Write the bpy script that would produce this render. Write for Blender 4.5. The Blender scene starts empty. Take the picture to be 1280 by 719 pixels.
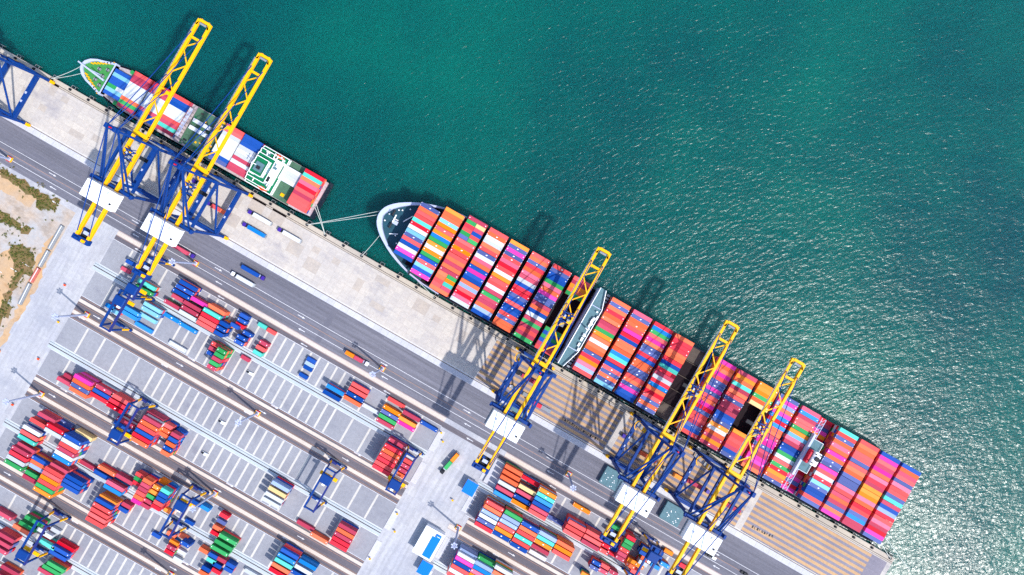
import bpy, bmesh, math, random
from mathutils import Vector, Matrix
random.seed(7)
sc = bpy.context.scene
COL = sc.collection
rad = math.radians
TH = 29.75
CT, ST = math.cos(rad(TH)), math.sin(rad(TH))
F0, H0 = 853.0, 443.0
SEA = -4.0

def P(px, py, z=0.0):
    """metres along the quay (x) and towards the sea (y) of a point seen at height z"""
    s = F0 / (H0 - z); a = (px - 640) / s; b = (py - 360) / s
    return a * CT + b * ST, a * ST - b * CT

def lin(c):
    r = []
    for v in c[:3]:
        v = v / 255.0
        r.append(v / 12.92 if v <= 0.04045 else ((v + 0.055) / 1.055) ** 2.4)
    return (r[0], r[1], r[2], 1.0)

# ---------------------------------------------------------------- materials
MATS = {}
def nodes_of(name):
    m = bpy.data.materials.new(name); m.use_nodes = True
    nt = m.node_tree
    return m, nt, nt.nodes['Principled BSDF']

def mix(nt, a, b, f, mode='MIX'):
    n = nt.nodes.new('ShaderNodeMix'); n.data_type = 'RGBA'; n.blend_type = mode
    def put(sock, v):
        if isinstance(v, tuple): sock.default_value = v
        elif isinstance(v, float): sock.default_value = v
        else: nt.links.new(v, sock)
    put(n.inputs[0], f); put(n.inputs[6], a); put(n.inputs[7], b)
    return n.outputs[2]

def coords(nt, scale=(1, 1, 1), rot=0.0, kind='geo'):
    if kind == 'geo':
        g = nt.nodes.new('ShaderNodeNewGeometry'); src = g.outputs['Position']
    else:
        g = nt.nodes.new('ShaderNodeTexCoord'); src = g.outputs['Object']
    mp = nt.nodes.new('ShaderNodeMapping')
    mp.inputs['Scale'].default_value = scale; mp.inputs['Rotation'].default_value = (0, 0, rot)
    nt.links.new(src, mp.inputs['Vector'])
    return mp.outputs['Vector']

def noise(nt, vec, scale, detail=4, rough=0.55, dist=0.0):
    n = nt.nodes.new('ShaderNodeTexNoise'); n.inputs['Scale'].default_value = scale
    n.inputs['Detail'].default_value = detail; n.inputs['Roughness'].default_value = rough
    n.inputs['Distortion'].default_value = dist
    nt.links.new(vec, n.inputs['Vector']); return n.outputs['Fac']

def ramp(nt, f, lo, hi, a=(0, 0, 0, 1), b=(1, 1, 1, 1)):
    n = nt.nodes.new('ShaderNodeValToRGB')
    n.color_ramp.elements[0].position = lo; n.color_ramp.elements[1].position = hi
    n.color_ramp.elements[0].color = a; n.color_ramp.elements[1].color = b
    nt.links.new(f, n.inputs[0]); return n.outputs[0]

def bump(nt, bs, h, strength, dist):
    b = nt.nodes.new('ShaderNodeBump'); b.inputs['Strength'].default_value = strength
    b.inputs['Distance'].default_value = dist
    nt.links.new(h, b.inputs['Height']); nt.links.new(b.outputs[0], bs.inputs['Normal'])

def paint(name, rgb, rough=0.5, metal=0.0, dirt=0.25, scale=0.6):
    """painted steel with faint dirt and fading"""
    if name in MATS: return MATS[name]
    m, nt, bs = nodes_of(name)
    c = lin(rgb); d = tuple(v * 0.55 + 0.008 for v in c[:3]) + (1,)
    f = noise(nt, coords(nt), scale, 6)
    k = ramp(nt, f, 0.45, 0.75, (0, 0, 0, 1), (dirt * 2, dirt * 2, dirt * 2, 1))
    nt.links.new(mix(nt, c, d, k), bs.inputs['Base Color'])
    bs.inputs['Roughness'].default_value = rough; bs.inputs['Metallic'].default_value = metal
    bs.inputs['Specular IOR Level'].default_value = 0.2
    MATS[name] = m; return m

def surface(name, c1, c2, s_big=0.03, s_small=0.8, stretch=1.0, joints=None, joint_col=None, spots=None, rough=0.85, streak=None):
    """concrete / asphalt: large cloudy variation, fine grain, slab joints, stains, wheel streaks along x"""
    m, nt, bs = nodes_of(name)
    v = coords(nt, (1.0 / stretch, 1, 1))
    col = mix(nt, lin(c1), lin(c2), ramp(nt, noise(nt, v, s_big, 8, 0.65), 0.35, 0.65))
    g = noise(nt, coords(nt), s_small, 5, 0.7)
    col = mix(nt, col, ramp(nt, g, 0.3, 0.75, (0.72, 0.72, 0.72, 1), (1.0, 1.0, 1.0, 1)), 0.8, 'MULTIPLY')
    if streak:
        w = noise(nt, coords(nt, (0.012, 0.55, 1) if streak > 0 else (0.4, 0.02, 1)), 1.0, 5, 0.6); streak = abs(streak)
        col = mix(nt, col, ramp(nt, w, 0.35, 0.65, (1 - streak,) * 3 + (1,), (1, 1, 1, 1)), 1.0, 'MULTIPLY')
    if joints:
        b = nt.nodes.new('ShaderNodeTexBrick'); b.offset = 0.0
        b.inputs['Scale'].default_value = 1.0; b.inputs['Brick Width'].default_value = joints[0]
        b.inputs['Row Height'].default_value = joints[1]; b.inputs['Mortar Size'].default_value = joints[2]
        b.inputs['Mortar Smooth'].default_value = 0.3; b.inputs['Bias'].default_value = 0.0
        b.inputs['Color1'].default_value = (1, 1, 1, 1); b.inputs['Color2'].default_value = (0.9, 0.9, 0.93, 1)
        b.inputs['Mortar'].default_value = joint_col or (0.6, 0.57, 0.55, 1)
        nt.links.new(coords(nt), b.inputs['Vector'])
        col = mix(nt, col, b.outputs['Color'], 1.0, 'MULTIPLY')
    if spots:
        f = noise(nt, coords(nt, (0.6, 1, 1)), spots[0], 7, 0.7)
        col = mix(nt, col, lin(spots[2]), ramp(nt, f, spots[1], spots[1] + 0.16, (0, 0, 0, 1), (0.75, 0.75, 0.75, 1)))
    nt.links.new(col, bs.inputs['Base Color'])
    bs.inputs['Roughness'].default_value = rough
    bump(nt, bs, g, 0.3, 0.05)
    MATS[name] = m; return m

# palette of the containers: code -> (words, sRGB)
PAL = {
 'R': ('coral red', (222, 74, 74)), 'O': ('orange red', (232, 96, 54)), 'A': ('amber orange', (238, 126, 0)),
 'M': ('magenta', (222, 36, 146)), 'P': ('rose pink', (224, 94, 122)), 'B': ('royal blue', (0, 68, 152)),
 'V': ('slate blue', (74, 88, 144)), 'W': ('white', (192, 197, 204)), 'G': ('green', (44, 148, 80)),
 'T': ('turquoise', (70, 184, 168)), 'C': ('pale blue', (112, 174, 200)), 'D': ('dusty maroon', (176, 56, 82)),
 'K': ('crimson', (208, 8, 42)), 'Y': ('cream', (222, 192, 132)), 'L': ('lavender grey', (138, 158, 196)),
 'S': ('sky blue', (8, 122, 196))}

def container_mat(code):
    name = 'paint_' + PAL[code][0].replace(' ', '_')
    if name in MATS: return MATS[name]
    m, nt, bs = nodes_of(name)
    c = lin(PAL[code][1])
    oi = nt.nodes.new('ShaderNodeObjectInfo')
    gi = nt.nodes.new('ShaderNodeNewGeometry')
    ad = nt.nodes.new('ShaderNodeMath'); ad.operation = 'ADD'
    nt.links.new(oi.outputs['Random'], ad.inputs[0]); nt.links.new(gi.outputs['Random Per Island'], ad.inputs[1])
    fr = nt.nodes.new('ShaderNodeMath'); fr.operation = 'FRACT'; nt.links.new(ad.outputs[0], fr.inputs[0])
    hs = nt.nodes.new('ShaderNodeHueSaturation'); hs.inputs['Color'].default_value = c
    mr = nt.nodes.new('ShaderNodeMapRange'); mr.inputs['To Min'].default_value = 0.78; mr.inputs['To Max'].default_value = 1.16
    nt.links.new(fr.outputs[0], mr.inputs['Value']); nt.links.new(mr.outputs[0], hs.inputs['Value'])
    mr2 = nt.nodes.new('ShaderNodeMapRange'); mr2.inputs['To Min'].default_value = 1.0; mr2.inputs['To Max'].default_value = 0.95
    nt.links.new(fr.outputs[0], mr2.inputs['Value']); nt.links.new(mr2.outputs[0], hs.inputs['Saturation'])
    f = noise(nt, coords(nt, (0.35, 1, 1)), 1.1, 6, 0.65)
    dirt = tuple(v * 0.55 + 0.006 for v in c[:3]) + (1,)
    col = mix(nt, hs.outputs[0], dirt, ramp(nt, f, 0.5, 0.85, (0, 0, 0, 1), (0.4, 0.4, 0.4, 1)))
    nt.links.new(col, bs.inputs['Base Color']); bs.inputs['Roughness'].default_value = 0.6
    bs.inputs['Specular IOR Level'].default_value = 0.1
    w = nt.nodes.new('ShaderNodeTexWave'); w.wave_type = 'BANDS'; w.bands_direction = 'X'; w.inputs['Scale'].default_value = 1.1
    nt.links.new(coords(nt), w.inputs['Vector'])
    bump(nt, bs, w.outputs['Fac'], 0.12, 0.01)
    MATS[name] = m; return m

M_blue = paint('crane_blue_paint', (0, 52, 122), 0.6, dirt=0.12)
M_yel = paint('crane_yellow_paint', (240, 172, 0), 0.5, dirt=0.1)
M_white = paint('white_paint', (236, 238, 240), 0.5, dirt=0.08)
M_dark = paint('dark_steel', (30, 34, 42), 0.6)
M_grey = paint('grey_steel', (130, 134, 140), 0.5)
M_lav = paint('pale_lavender_paint', (172, 180, 208), 0.5, dirt=0.08)
M_teal = paint('teal_deck_paint', (84, 116, 126), 0.7, dirt=0.35)
M_glass = paint('dark_glass', (18, 24, 34), 0.1, dirt=0.0)
M_bluegrey = paint('foredeck_paint', (34, 74, 90), 0.6, dirt=0.4)
M_holdshade = paint('hold_painted_shade', (24, 12, 20), 0.8, dirt=0.3)  # near-black: shade of deep holds and stack gaps put into the colour
M_brown = paint('rusty_hatch_paint', (84, 76, 70), 0.8, dirt=0.5, scale=0.3)
M_hullred = paint('hull_paint', (26, 30, 48), 0.4)
M_dkgreen = paint('green_deck_paint', (0, 110, 72), 0.6, dirt=0.3)
M_hatch = paint('green_hatch_paint', (70, 104, 84), 0.7, dirt=0.5, scale=0.25)
M_fored = paint('fore_deck_green', (60, 135, 70), 0.7, dirt=0.4)
M_tan = paint('weathered_deck_edge', (176, 164, 168), 0.7, dirt=0.5)
M_orange = paint('lifeboat_orange', (238, 74, 20), 0.5, dirt=0.05)
M_roofblue = paint('blue_roof_sheet', (0, 112, 226), 0.4, dirt=0.05)
M_purple = paint('purple_cab_paint', (62, 40, 140), 0.35, dirt=0.1)
M_rope = paint('mooring_rope', (190, 196, 190), 0.8)
M_red = paint('red_paint', (190, 20, 50), 0.5)
M_tyre = paint('tyre_rubber', (22, 22, 24), 0.9)
M_brick = paint('red_brown_barrier', (176, 96, 88), 0.8)
M_mast = paint('galvanised_mast', (150, 158, 184), 0.5, dirt=.05)
M_rtggirder = paint('rtg_girder_paint', (34, 44, 110), 0.5)

# ---------------------------------------------------------------- mesh builder
class MB:
    def __init__(s): s.v = []; s.f = []; s.m = []; s.mats = []
    def mi(s, mat):
        if mat not in s.mats: s.mats.append(mat)
        return s.mats.index(mat)
    def add(s, vs, fs, mat):
        n = len(s.v); s.v += [tuple(v) for v in vs]; k = s.mi(mat)
        for f in fs: s.f.append([i + n for i in f]); s.m.append(k)
    def box(s, x0, x1, y0, y1, z0, z1, mat):
        s.add([(x0, y0, z0), (x1, y0, z0), (x1, y1, z0), (x0, y1, z0), (x0, y0, z1), (x1, y0, z1), (x1, y1, z1), (x0, y1, z1)],
              [(3, 2, 1, 0), (4, 5, 6, 7), (0, 1, 5, 4), (1, 2, 6, 5), (2, 3, 7, 6), (3, 0, 4, 7)], mat)
    def cbox(s, x, y, z, a, b, c, mat): s.box(x - a / 2, x + a / 2, y - b / 2, y + b / 2, z - c / 2, z + c / 2, mat)
    def bar(s, p, q, w, h, mat):
        p, q = Vector(p), Vector(q); d = (q - p).normalized()
        up = Vector((0, 0, 1)) if abs(d.z) < 0.95 else Vector((1, 0, 0))
        a = d.cross(up).normalized() * w / 2; b = a.cross(d).normalized() * h / 2
        vs = [p - a - b, p + a - b, p + a + b, p - a + b, q - a - b, q + a - b, q + a + b, q - a + b]
        s.add(vs, [(0, 1, 2, 3), (7, 6, 5, 4), (0, 4, 5, 1), (1, 5, 6, 2), (2, 6, 7, 3), (3, 7, 4, 0)], mat)
    def tube(s, p, q, r0, r1, mat, n=8):
        p, q = Vector(p), Vector(q); d = (q - p).normalized()
        up = Vector((0, 0, 1)) if abs(d.z) < 0.95 else Vector((1, 0, 0))
        a = d.cross(up).normalized(); b = a.cross(d).normalized(); vs = []
        for c, r in ((p, r0), (q, r1)):
            for i in range(n):
                t = 2 * math.pi * i / n; vs.append(c + a * math.cos(t) * r + b * math.sin(t) * r)
        fs = [(i, (i + 1) % n, n + (i + 1) % n, n + i) for i in range(n)] + [tuple(reversed(range(n))), tuple(range(n, 2 * n))]
        s.add(vs, fs, mat)
    def prism(s, pts, z0, z1, mat, top=None):
        n = len(pts)
        vs = [(x, y, z0) for x, y in pts] + [(x, y, z1) for x, y in pts]
        s.add(vs, [tuple(reversed(range(n)))] + [(i, (i + 1) % n, n + (i + 1) % n, n + i) for i in range(n)], mat)
        s.add([(x, y, z1) for x, y in pts], [tuple(range(n))], top or mat)
    def sheet(s, x0, x1, y0, y1, z, mat): s.add([(x0, y0, z), (x1, y0, z), (x1, y1, z), (x0, y1, z)], [(0, 1, 2, 3)], mat)
    def build(s, name, parent=None, bevel=0.0, loc=None):
        me = bpy.data.meshes.new(name); me.from_pydata(s.v, [], s.f)
        for m in s.mats: me.materials.append(m)
        me.polygons.foreach_set('material_index', s.m); me.update()
        o = bpy.data.objects.new(name, me); COL.objects.link(o)
        if parent: o.parent = parent
        if loc: o.location = loc
        if bevel:
            b = o.modifiers.new('edge', 'BEVEL'); b.width = bevel; b.segments = 1; b.limit_method = 'ANGLE'
        return o

def tag(o, label=None, cat=None, group=None, kind=None):
    if label: o['label'] = label
    if cat: o['category'] = cat
    if group: o['group'] = group
    if kind: o['kind'] = kind
    return o
def empty(name, loc=(0, 0, 0), rz=0.0):
    o = bpy.data.objects.new(name, None); COL.objects.link(o); o.location = loc; o.rotation_euler = (0, 0, rz)
    o.empty_display_size = 1.0; return o
KIDS = {}
def copy_tree(o, parent=None):
    c = o.copy(); COL.objects.link(c)
    if parent: c.parent = parent
    for ch in [x for x in list(COL.objects) if x.parent == o]: copy_tree(ch, c)
    return c
ORD = ['zeroth', 'first', 'second', 'third', 'fourth', 'fifth', 'sixth', 'seventh', 'eighth', 'ninth', 'tenth', 'eleventh', 'twelfth',
       'thirteenth', 'fourteenth', 'fifteenth', 'sixteenth', 'seventeenth', 'eighteenth', 'nineteenth', 'twentieth', 'twenty-first',
       'twenty-second', 'twenty-third', 'twenty-fourth', 'twenty-fifth', 'twenty-sixth', 'twenty-seventh', 'twenty-eighth',
       'twenty-ninth', 'thirtieth', 'thirty-first', 'thirty-second', 'thirty-third', 'thirty-fourth', 'thirty-fifth']

# ---------------------------------------------------------------- sea
def sea_mat():
    m, nt, bs = nodes_of('sea_water')
    v = coords(nt, (1, 1, 1), rad(20))
    f = noise(nt, v, 0.006, 6, 0.55)
    c = mix(nt, lin((0, 63, 70)), lin((0, 96, 84)), ramp(nt, f, 0.3, 0.7))
    nt.links.new(c, bs.inputs['Base Color'])
    bs.inputs['Roughness'].default_value = 0.23; bs.inputs['IOR'].default_value = 1.33
    bs.inputs['Specular IOR Level'].default_value = 0.42
    def wav(ang, st):
        v = coords(nt, (st, 1, 1), rad(ang)); v.node.vector_type = 'TEXTURE'; return v
    n1 = noise(nt, wav(52, 1.9), 0.46, 3, 0.6, 0.5)
    n2 = noise(nt, wav(30, 2.2), 0.07, 4, 0.55, 0.3)
    mm = nt.nodes.new('ShaderNodeMath'); mm.operation = 'MULTIPLY_ADD'
    nt.links.new(n2, mm.inputs[0]); mm.inputs[1].default_value = 1.6; nt.links.new(n1, mm.inputs[2])
    bump(nt, bs, mm.outputs[0], 1.0, 0.5)
    bs.inputs['Subsurface Weight'].default_value = 1.0; bs.inputs['Subsurface Scale'].default_value = 45.0
    bs.inputs['Subsurface Radius'].default_value = (0.3, 1.0, 0.9)
    MATS['sea'] = m; return m
b = MB(); b.sheet(-6000, 6000, -6000, 6000, SEA, sea_mat())
tag(b.build('water'), kind='structure')

# ---------------------------------------------------------------- ground
M_yard = surface('yard_concrete', (193, 192, 194), (176, 177, 184), 0.02, 0.5, streak=-0.2, joints=(6, 6, 0.05), joint_col=(0.86, 0.86, 0.87, 1), spots=(0.04, 0.5, (140, 142, 152)))
M_apron = surface('apron_concrete', (198, 189, 178), (186, 180, 174), 0.035, 0.5, joints=(5.0, 4.0, 0.08), joint_col=(0.8, 0.76, 0.74, 1), spots=(0.06, 0.54, (138, 134, 140)))
M_edge = surface('quay_edge_concrete', (192, 180, 164), (178, 168, 154), 0.05, 0.8, joints=(13.6, 20, 0.06), joint_col=(0.6, 0.55, 0.5, 1))
M_strip = surface('pale_kerb_concrete', (200, 199, 203), (186, 187, 194), 0.05, 0.8, joints=(5, 40, 0.08))
M_asph = surface('road_asphalt', (122, 121, 132), (102, 102, 115), 0.015, 0.6, stretch=3, streak=0.32, spots=(0.03, 0.62, (98, 96, 112)))
M_lane = surface('lane_asphalt', (112, 106, 114), (90, 85, 94), 0.03, 0.6, stretch=4, streak=0.3)
M_slot = surface('slot_asphalt', (150, 151, 158), (134, 135, 144), 0.02, 0.5, spots=(0.09, 0.55, (112, 112, 124)))
M_beige = surface('runway_beam_concrete', (208, 194, 182), (196, 184, 172), 0.05, 0.8)
M_bar = surface('slot_bar_concrete', (204, 199, 190), (190, 186, 180), 0.05, 0.8)
M_drain = surface('drain_concrete', (184, 193, 199), (168, 178, 188), 0.05, 0.8)
M_orline = surface('orange_line_paint', (188, 140, 108), (176, 134, 110), 0.2, 0.9)
M_wline = surface('white_line_paint', (228, 228, 232), (210, 210, 216), 0.2, 0.9)
M_dline = surface('dark_joint', (70, 58, 56), (60, 50, 50), 0.2, 0.9)
M_hazo = surface('ochre_band_paint', (198, 160, 116), (184, 148, 112), 0.06, 0.7, streak=0.15)
M_hazg = surface('grey_band_asphalt', (138, 132, 144), (122, 118, 132), 0.06, 0.7, streak=0.1)
M_sand = surface('sandy_earth', (196, 156, 108), (178, 156, 134), 0.04, 0.4, spots=(0.07, 0.53, (140, 98, 56)))
M_gravel = surface('pale_gravel', (170, 172, 176), (186, 162, 138), 0.04, 0.4, spots=(0.09, 0.5, (128, 112, 96)))
M_scrub = surface('scrub_earth', (104, 94, 52), (134, 104, 70), 0.09, 0.5, spots=(0.12, 0.52, (58, 70, 26)))

UL, UR = -240.0, 303.0      # yard's end towards the dirt, quay's far end
EDGE = -29.4
g = MB(); g.box(-3000, UR, -3000, EDGE, -9, 0, M_yard)
tag(g.build('ground'), kind='structure')
M_patch = surface('repair_patch_asphalt', (108, 107, 118), (96, 96, 108), 0.1, 0.8)
M_patch2 = surface('stained_concrete', (168, 160, 154), (184, 172, 160), 0.12, 0.6)
def sheet(name, rects, mat, z):
    s = MB()
    for r in rects: s.sheet(r[0], r[1], r[2], r[3], z, mat)
    return tag(s.build(name), kind='structure')
sheet('apron', [(-3000, UR, -64.4, EDGE)], M_apron, 0.004)
sheet('quay_edge', [(-3000, UR, -33.6, EDGE)], M_edge, 0.008)
sheet('pavement_strip', [(-3000, UR, -68.2, -64.4)], M_strip, 0.004)
sheet('road', [(-3000, UR, -94.4, -68.2)], M_asph, 0.004)
sheet('road_shoulder', [(UL, UR, -101.0, -97.6)], M_lane, 0.008)
sheet('rail_joint_line', [(-3000, UR, -32.5, -32.15), (-3000, UR, -64.35, -64.0), (-3000, UR, -33.6, -33.35)], M_dline, 0.012)
sheet('road_line_markings', [(-3000, UR, -82.65, -82.4), (-3000, UR, -89.65, -89.4), (-3000, UR, -63.4, -63.15)], M_wline, 0.012)
sheet('road_orange_line', [(-3000, UR, -86.3, -86.1)], M_orline, 0.012)
# ochre and grey banded zones of the apron
bands = []; gb = []
for (a, c) in ((8.5, 103.5), (108, 202.5), (207, 289)):
    gb.append((a, c, -63.3, -34.2))
    for i in range(8):
        y = -34.5 - i * 3.72
        bands.append((a, c, y - 1.9, y))
gb.append((289, 300, -63.3, -34.2))
sheet('banded_apron_grey', gb, M_hazg, 0.012)
sheet('banded_apron_ochre', bands, M_hazo, 0.016)
rp = random.Random(21)
pt = [P(418, 384), P(404, 412)]
def scatter(first, n, gen):
    out = list(first)
    for _ in range(n * 4):
        q = gen()
        if all(q[1] < o[0] - .3 or q[0] > o[1] + .3 or q[3] < o[2] - .3 or q[2] > o[3] + .3 for o in out): out.append(q)
        if len(out) >= n: break
    return out
def g1():
    x, y = rp.uniform(-330, 290), rp.uniform(-81, -70); return (x, x + rp.uniform(6, 22), y, y + rp.uniform(1.0, 2.2))
def g2():
    x, y = 5 * round(rp.uniform(-70, 0)), -36 - 4 * rp.randint(1, 5); return (x, x + 5 * rp.randint(1, 2), y, y + rp.choice((4, 8)))
sheet('asphalt_repair_patches', scatter([(pt[1][0] - 1.5, pt[1][0] + 2.5, -93.5, -68.4)], 24, g1), M_patch, 0.008)
sheet('apron_patches', scatter([], 26, g2), M_patch2, 0.008)
# dirt land beyond the yard
sheet('dirt_ground', [(-3000, -270.0, -3000, -98.5)], M_gravel, 0.004)
def blob(name, pts, mat, z, jit=1.6):
    w = []
    wp = [P(*p) for p in pts]
    n = len(wp)
    for i in range(n):
        a, c = wp[i], wp[(i + 1) % n]
        k = max(2, int(math.dist(a, c) / 2.5))
        for j in range(k):
            t = j / k; w.append((a[0] + (c[0] - a[0]) * t + random.uniform(-jit, jit), a[1] + (c[1] - a[1]) * t + random.uniform(-jit, jit), z))
    s = MB(); s.add(w, [tuple(range(len(w)))], mat)
    o = s.build(name)
    bm = bmesh.new(); bm.from_mesh(o.data); bmesh.ops.triangulate(bm, faces=bm.faces); bm.normal_update()
    for f in bm.faces:
        if f.normal.z < 0: f.normal_flip()
    bm.to_mesh(o.data); bm.free()
    return tag(o, kind='structure')
blob('sand_bank', [(-60, 180), (0, 213), (30, 232), (46, 247), (40, 262), (20, 250), (0, 240), (-60, 205)], M_sand, 0.012)
blob('sand_path', [(-80, 330), (-20, 340), (10, 310), (30, 330), (10, 370), (0, 400), (-60, 480), (-120, 520)], M_sand, 0.012)
blob('sandy_verge', [(72, 296), (60, 300), (44, 330), (38, 350), (22, 385), (-10, 440), (-40, 490), (-14, 462), (22, 402), (48, 356)], M_sand, 0.012)
SCR = [[(-40, 196), (14, 216), (44, 236), (66, 248), (76, 254), (70, 264), (56, 264), (46, 262), (44, 248), (30, 238), (10, 224)],
       [(-30, 250), (0, 262), (12, 272), (28, 282), (36, 288), (30, 292), (10, 282), (-5, 276), (-40, 262)],
       [(12, 306), (28, 306), (44, 318), (40, 340), (24, 352), (18, 366), (8, 396), (-14, 420), (-10, 396), (6, 372), (16, 346), (20, 330), (12, 316)]]
for q in SCR: blob('scrub_patch', q, M_scrub, 0.016, 2.2)

# the yard: strips of slots, drain strips, crane runways, truck lanes
LEFT, RIGHT = (UL, 5.0), (47.0, 303.0)
slots, bars, beiges, lanes, drains, orl, dark, wl = [], [], [], [], [], [], [], []
PER = 58.5
wide_l = [-225.5, -212.7, -200, -187.2, -174.4]
nar = [-174.4 + 6.35 * i for i in range(1, 19)]
wide_r = [-47.2, -34.4, -21.6, -8.8]
for k in range(5):
    o = -PER * k
    for (a, c) in (LEFT, RIGHT):
        a2 = a if a > 0 or k == 0 else a
        r1 = a if a < 0 else (a + 3 if k == 0 else a - 6)
        for (y0, y1) in ((-119.4 + o, -101.0 + o), (-143.0 + o, -124.8 + o)):
            slots.append((a, c, y0, y1))
            if a < 0: xs = wide_l + nar + wide_r
            else: xs = [a + 12.8 * i for i in range(1, 20)]
            for x in xs: bars.append((x - 0.65, x + 0.65, y0 + 0.3, y1 - 0.3))
            wl.append((a, c, y0 - 0.25, y0)); wl.append((a, c, y1, y1 + 0.25))
        drains.append((a - 3, c, -124.6 + o, -119.6 + o)); dark.append((a - 3, c, -122.5 + o, -121.9 + o)); dark.append((a - 3, c, -120.6 + o, -120.35 + o))
        if k > 0 or True: beiges.append((r1, c, -97.3 + o, -95.0 + o))
        beiges.append((r1, c, -147.3 + o, -145.2 + o))
        lanes.append((r1, c, -160.0 + o, -143.3 + o))
        for y in (-144.0, -148.3, -152.9, -158.6): orl.append((r1, c, y - 0.09 + o, y + 0.09 + o))
        orl.append((r1, c, -97.9 + o, -97.7 + o)); orl.append((r1, c, -94.6 + o, -94.4 + o))
sheet('slot_paving', slots, M_slot, 0.012)
sheet('slot_bar_markings', bars, M_bar, 0.020)
sheet('slot_line_markings', wl, M_wline, 0.024)
sheet('drain_strip', drains, M_drain, 0.012)
sheet('drain_channel', dark, M_dline, 0.016)
sheet('truck_lane', lanes, M_lane, 0.008)
sheet('crane_runway', beiges, M_beige, 0.016)
sheet('lane_orange_lines', orl, M_orline, 0.020)
# lane arrows
ar = MB()
def arrow(x, y, d):
    ar.sheet(x - 2.0, x + 1.6, y - 0.18, y + 0.18, 0.028, M_wline)
    ar.add([(x + d * 1.6, y - 0.6, 0.028), (x + d * 3.4, y, 0.028), (x + d * 1.6, y + 0.6, 0.028)], [(0, 1, 2) if d > 0 else (2, 1, 0)], M_wline)
for x in range(-420, 300, 62):
    arrow(x, -79.5 if False else -84.3, 1); arrow(x + 6, -91.8, -1); arrow(x + 12, -99.3, -1)
    for k in range(4):
        if not (3 < x < 45): arrow(x + 9, -150.5 - PER * k, 1); arrow(x + 2, -156.0 - PER * k, -1); arrow(x + 14, -142.9 - 1.0 - PER * k + 0.2, 1)
tag(ar.build('lane_arrow_markings'), kind='structure')
# aprons of the cross road cut over the lanes (dashed stop boxes)
def poly_mark(name, pts, mat, z): 
    s = MB(); s.add([(x, y, z) for x, y in pts], [tuple(range(len(pts)))], mat); return tag(s.build(name), kind='structure')

# stencilled bay numbers on the banded apron
def stencil(name, text, px, py, size, rz=0.0):
    cu = bpy.data.curves.new(name, 'FONT'); cu.body = text; cu.size = size; cu.extrude = 0.0
    cu.materials.append(M_dark)
    o = bpy.data.objects.new(name, cu); COL.objects.link(o); x, y = P(px, py)
    o.location = (x, y, 0.03); o.rotation_euler = (0, 0, rz); o.data.space_character = 1.15
    return tag(o, kind='structure')

# ---------------------------------------------------------------- containers
CONT = []   # family, x0, ymax, z0, length, code, label, score
def add_c(fam, x0, y1, z0, L, code, label, score): CONT.append((fam, x0, y1, z0, L, code, label, score))
CH, CW = 2.6, 2.48
HULKS = []  # lower tiers (x0, y1, z0, L, code)
def under(x0, y1, ztop, zbase, L, n=9):
    z = ztop - CH
    while z - CH > zbase - 1.3 and n > 0:
        HULKS.append((x0, y1, z - CH, L, random.choice('ROADKDVBRGODWR'))); z -= CH; n -= 1

def boomed(x, y, z):
    k = (H0 - 50) / (H0 - z)
    for cu in (-229.3, -189.3, 35.8, 120.8, 164.6):
        if abs(x * k - cu) < 6.0 and y * k > -31: return 0.55
    return 1.0

WHERE = []
def big_bay(k, u0, rows, words, r0=0, z=25.0, L=12.6):
    for i, c in enumerate(rows):
        if c == '.': continue
        ri = r0 + i; y1 = 25.75 - ri * 2.5 - (ri > 5) * .22 - (ri > 9) * .22 - (ri > 13) * .22
        fq = 20 - (r0 + i)
        lab = lambda c, s='': f"{PAL[c][0]} {s}container, {ORD[fq]} row from the quay, {words}"
        zz = z + random.choice((0, 0, 0, 0.3, -0.3))
        if len(c) == 1:
            add_c('ship', u0, y1, zz - CH, L, c, lab(c), boomed(u0 + 6, y1, z) * (z / 25.0))
        else:
            add_c('ship', u0, y1, zz - CH, 6.2, c[0], lab(c[0], 'short forward '), 0.5)
            add_c('ship', u0 + L - 6.2, y1, zz - CH, 6.2, c[1], lab(c[1], 'short aft '), 0.5)
        under(u0, y1, zz, 13.0, L)
def S(s): return s.split()
FW = 'big ship {} bay from the bow'
big = [
 (-73.9, S('V O R R T K W C V R B W M B'), 3), (-59.3, S('A O O C A R A S G A W A G B R C B M'), 1),
 (-44.4, S('D GY KD RB GR VG R R A R R O D O D OG OA RT RD O'), 0),
 (-29.6, S('R O W W O R V W P O B M B B O L R K P W'), 0), (-14.9, S('A V M V R P K R W A R R W D G D D O L B'), 0),
 (0.1, S('R O V K O P D W B K K V B R B B R V O O'), 0), (14.9, S('R V B B G P O M V V D O B W D G D R D G'), 0),
 (30.0, S('R D A O G . . . . . . . . . G B G B D R'), 0)]
for k, (u, r, r0) in enumerate(big):
    big_bay(k, u, r, f'{ORD[k + 1]} stack from the big ship\'s bow', r0, z=23.0 if k == 7 else 25.0)
for k, (u, r) in enumerate([(56.8, S('O V O K O O D D G A O W O O V K A P L R')), (71.8, S('P V O O R M K B O O O S T K B R V O V C')),
        (86.7, S('K S G R M O V V K B O O V V R O V M B B')), (101.6, S('O K K K O O K B T K D W K S O K R V O V'))]):
    big_bay(8 + k, u, r, f'{ORD[k + 1]} stack behind the big ship\'s bridge')
for k, (u, r, z) in enumerate([(131.3, S('M O O M R V V M V R O M K V R R D V B R'), 25.0), (146.1, S('D A O T D O R V D D D B B V A W O D A D'), 25.0),
        (160.9, S('A A A G O Y . . . . . . . A R R R D B V'), 25.0), (175.7, S('V M L O M S K S O O D M M V D D M M D O'), 25.0),
        (190.9, S('P S D R R G A C P D B B G W R G K A O V'), 25.0)]):
    big_bay(12 + k, u, r, f'{ORD[5 - k]} stack ahead of the big ship\'s funnel', 0, z)
big_bay(17, 206.6, S('K D V M A K . . . . . . . . K D M V K M'), 'low stack beside the big ship\'s funnel', 0, 16.5, 10.0)
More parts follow.
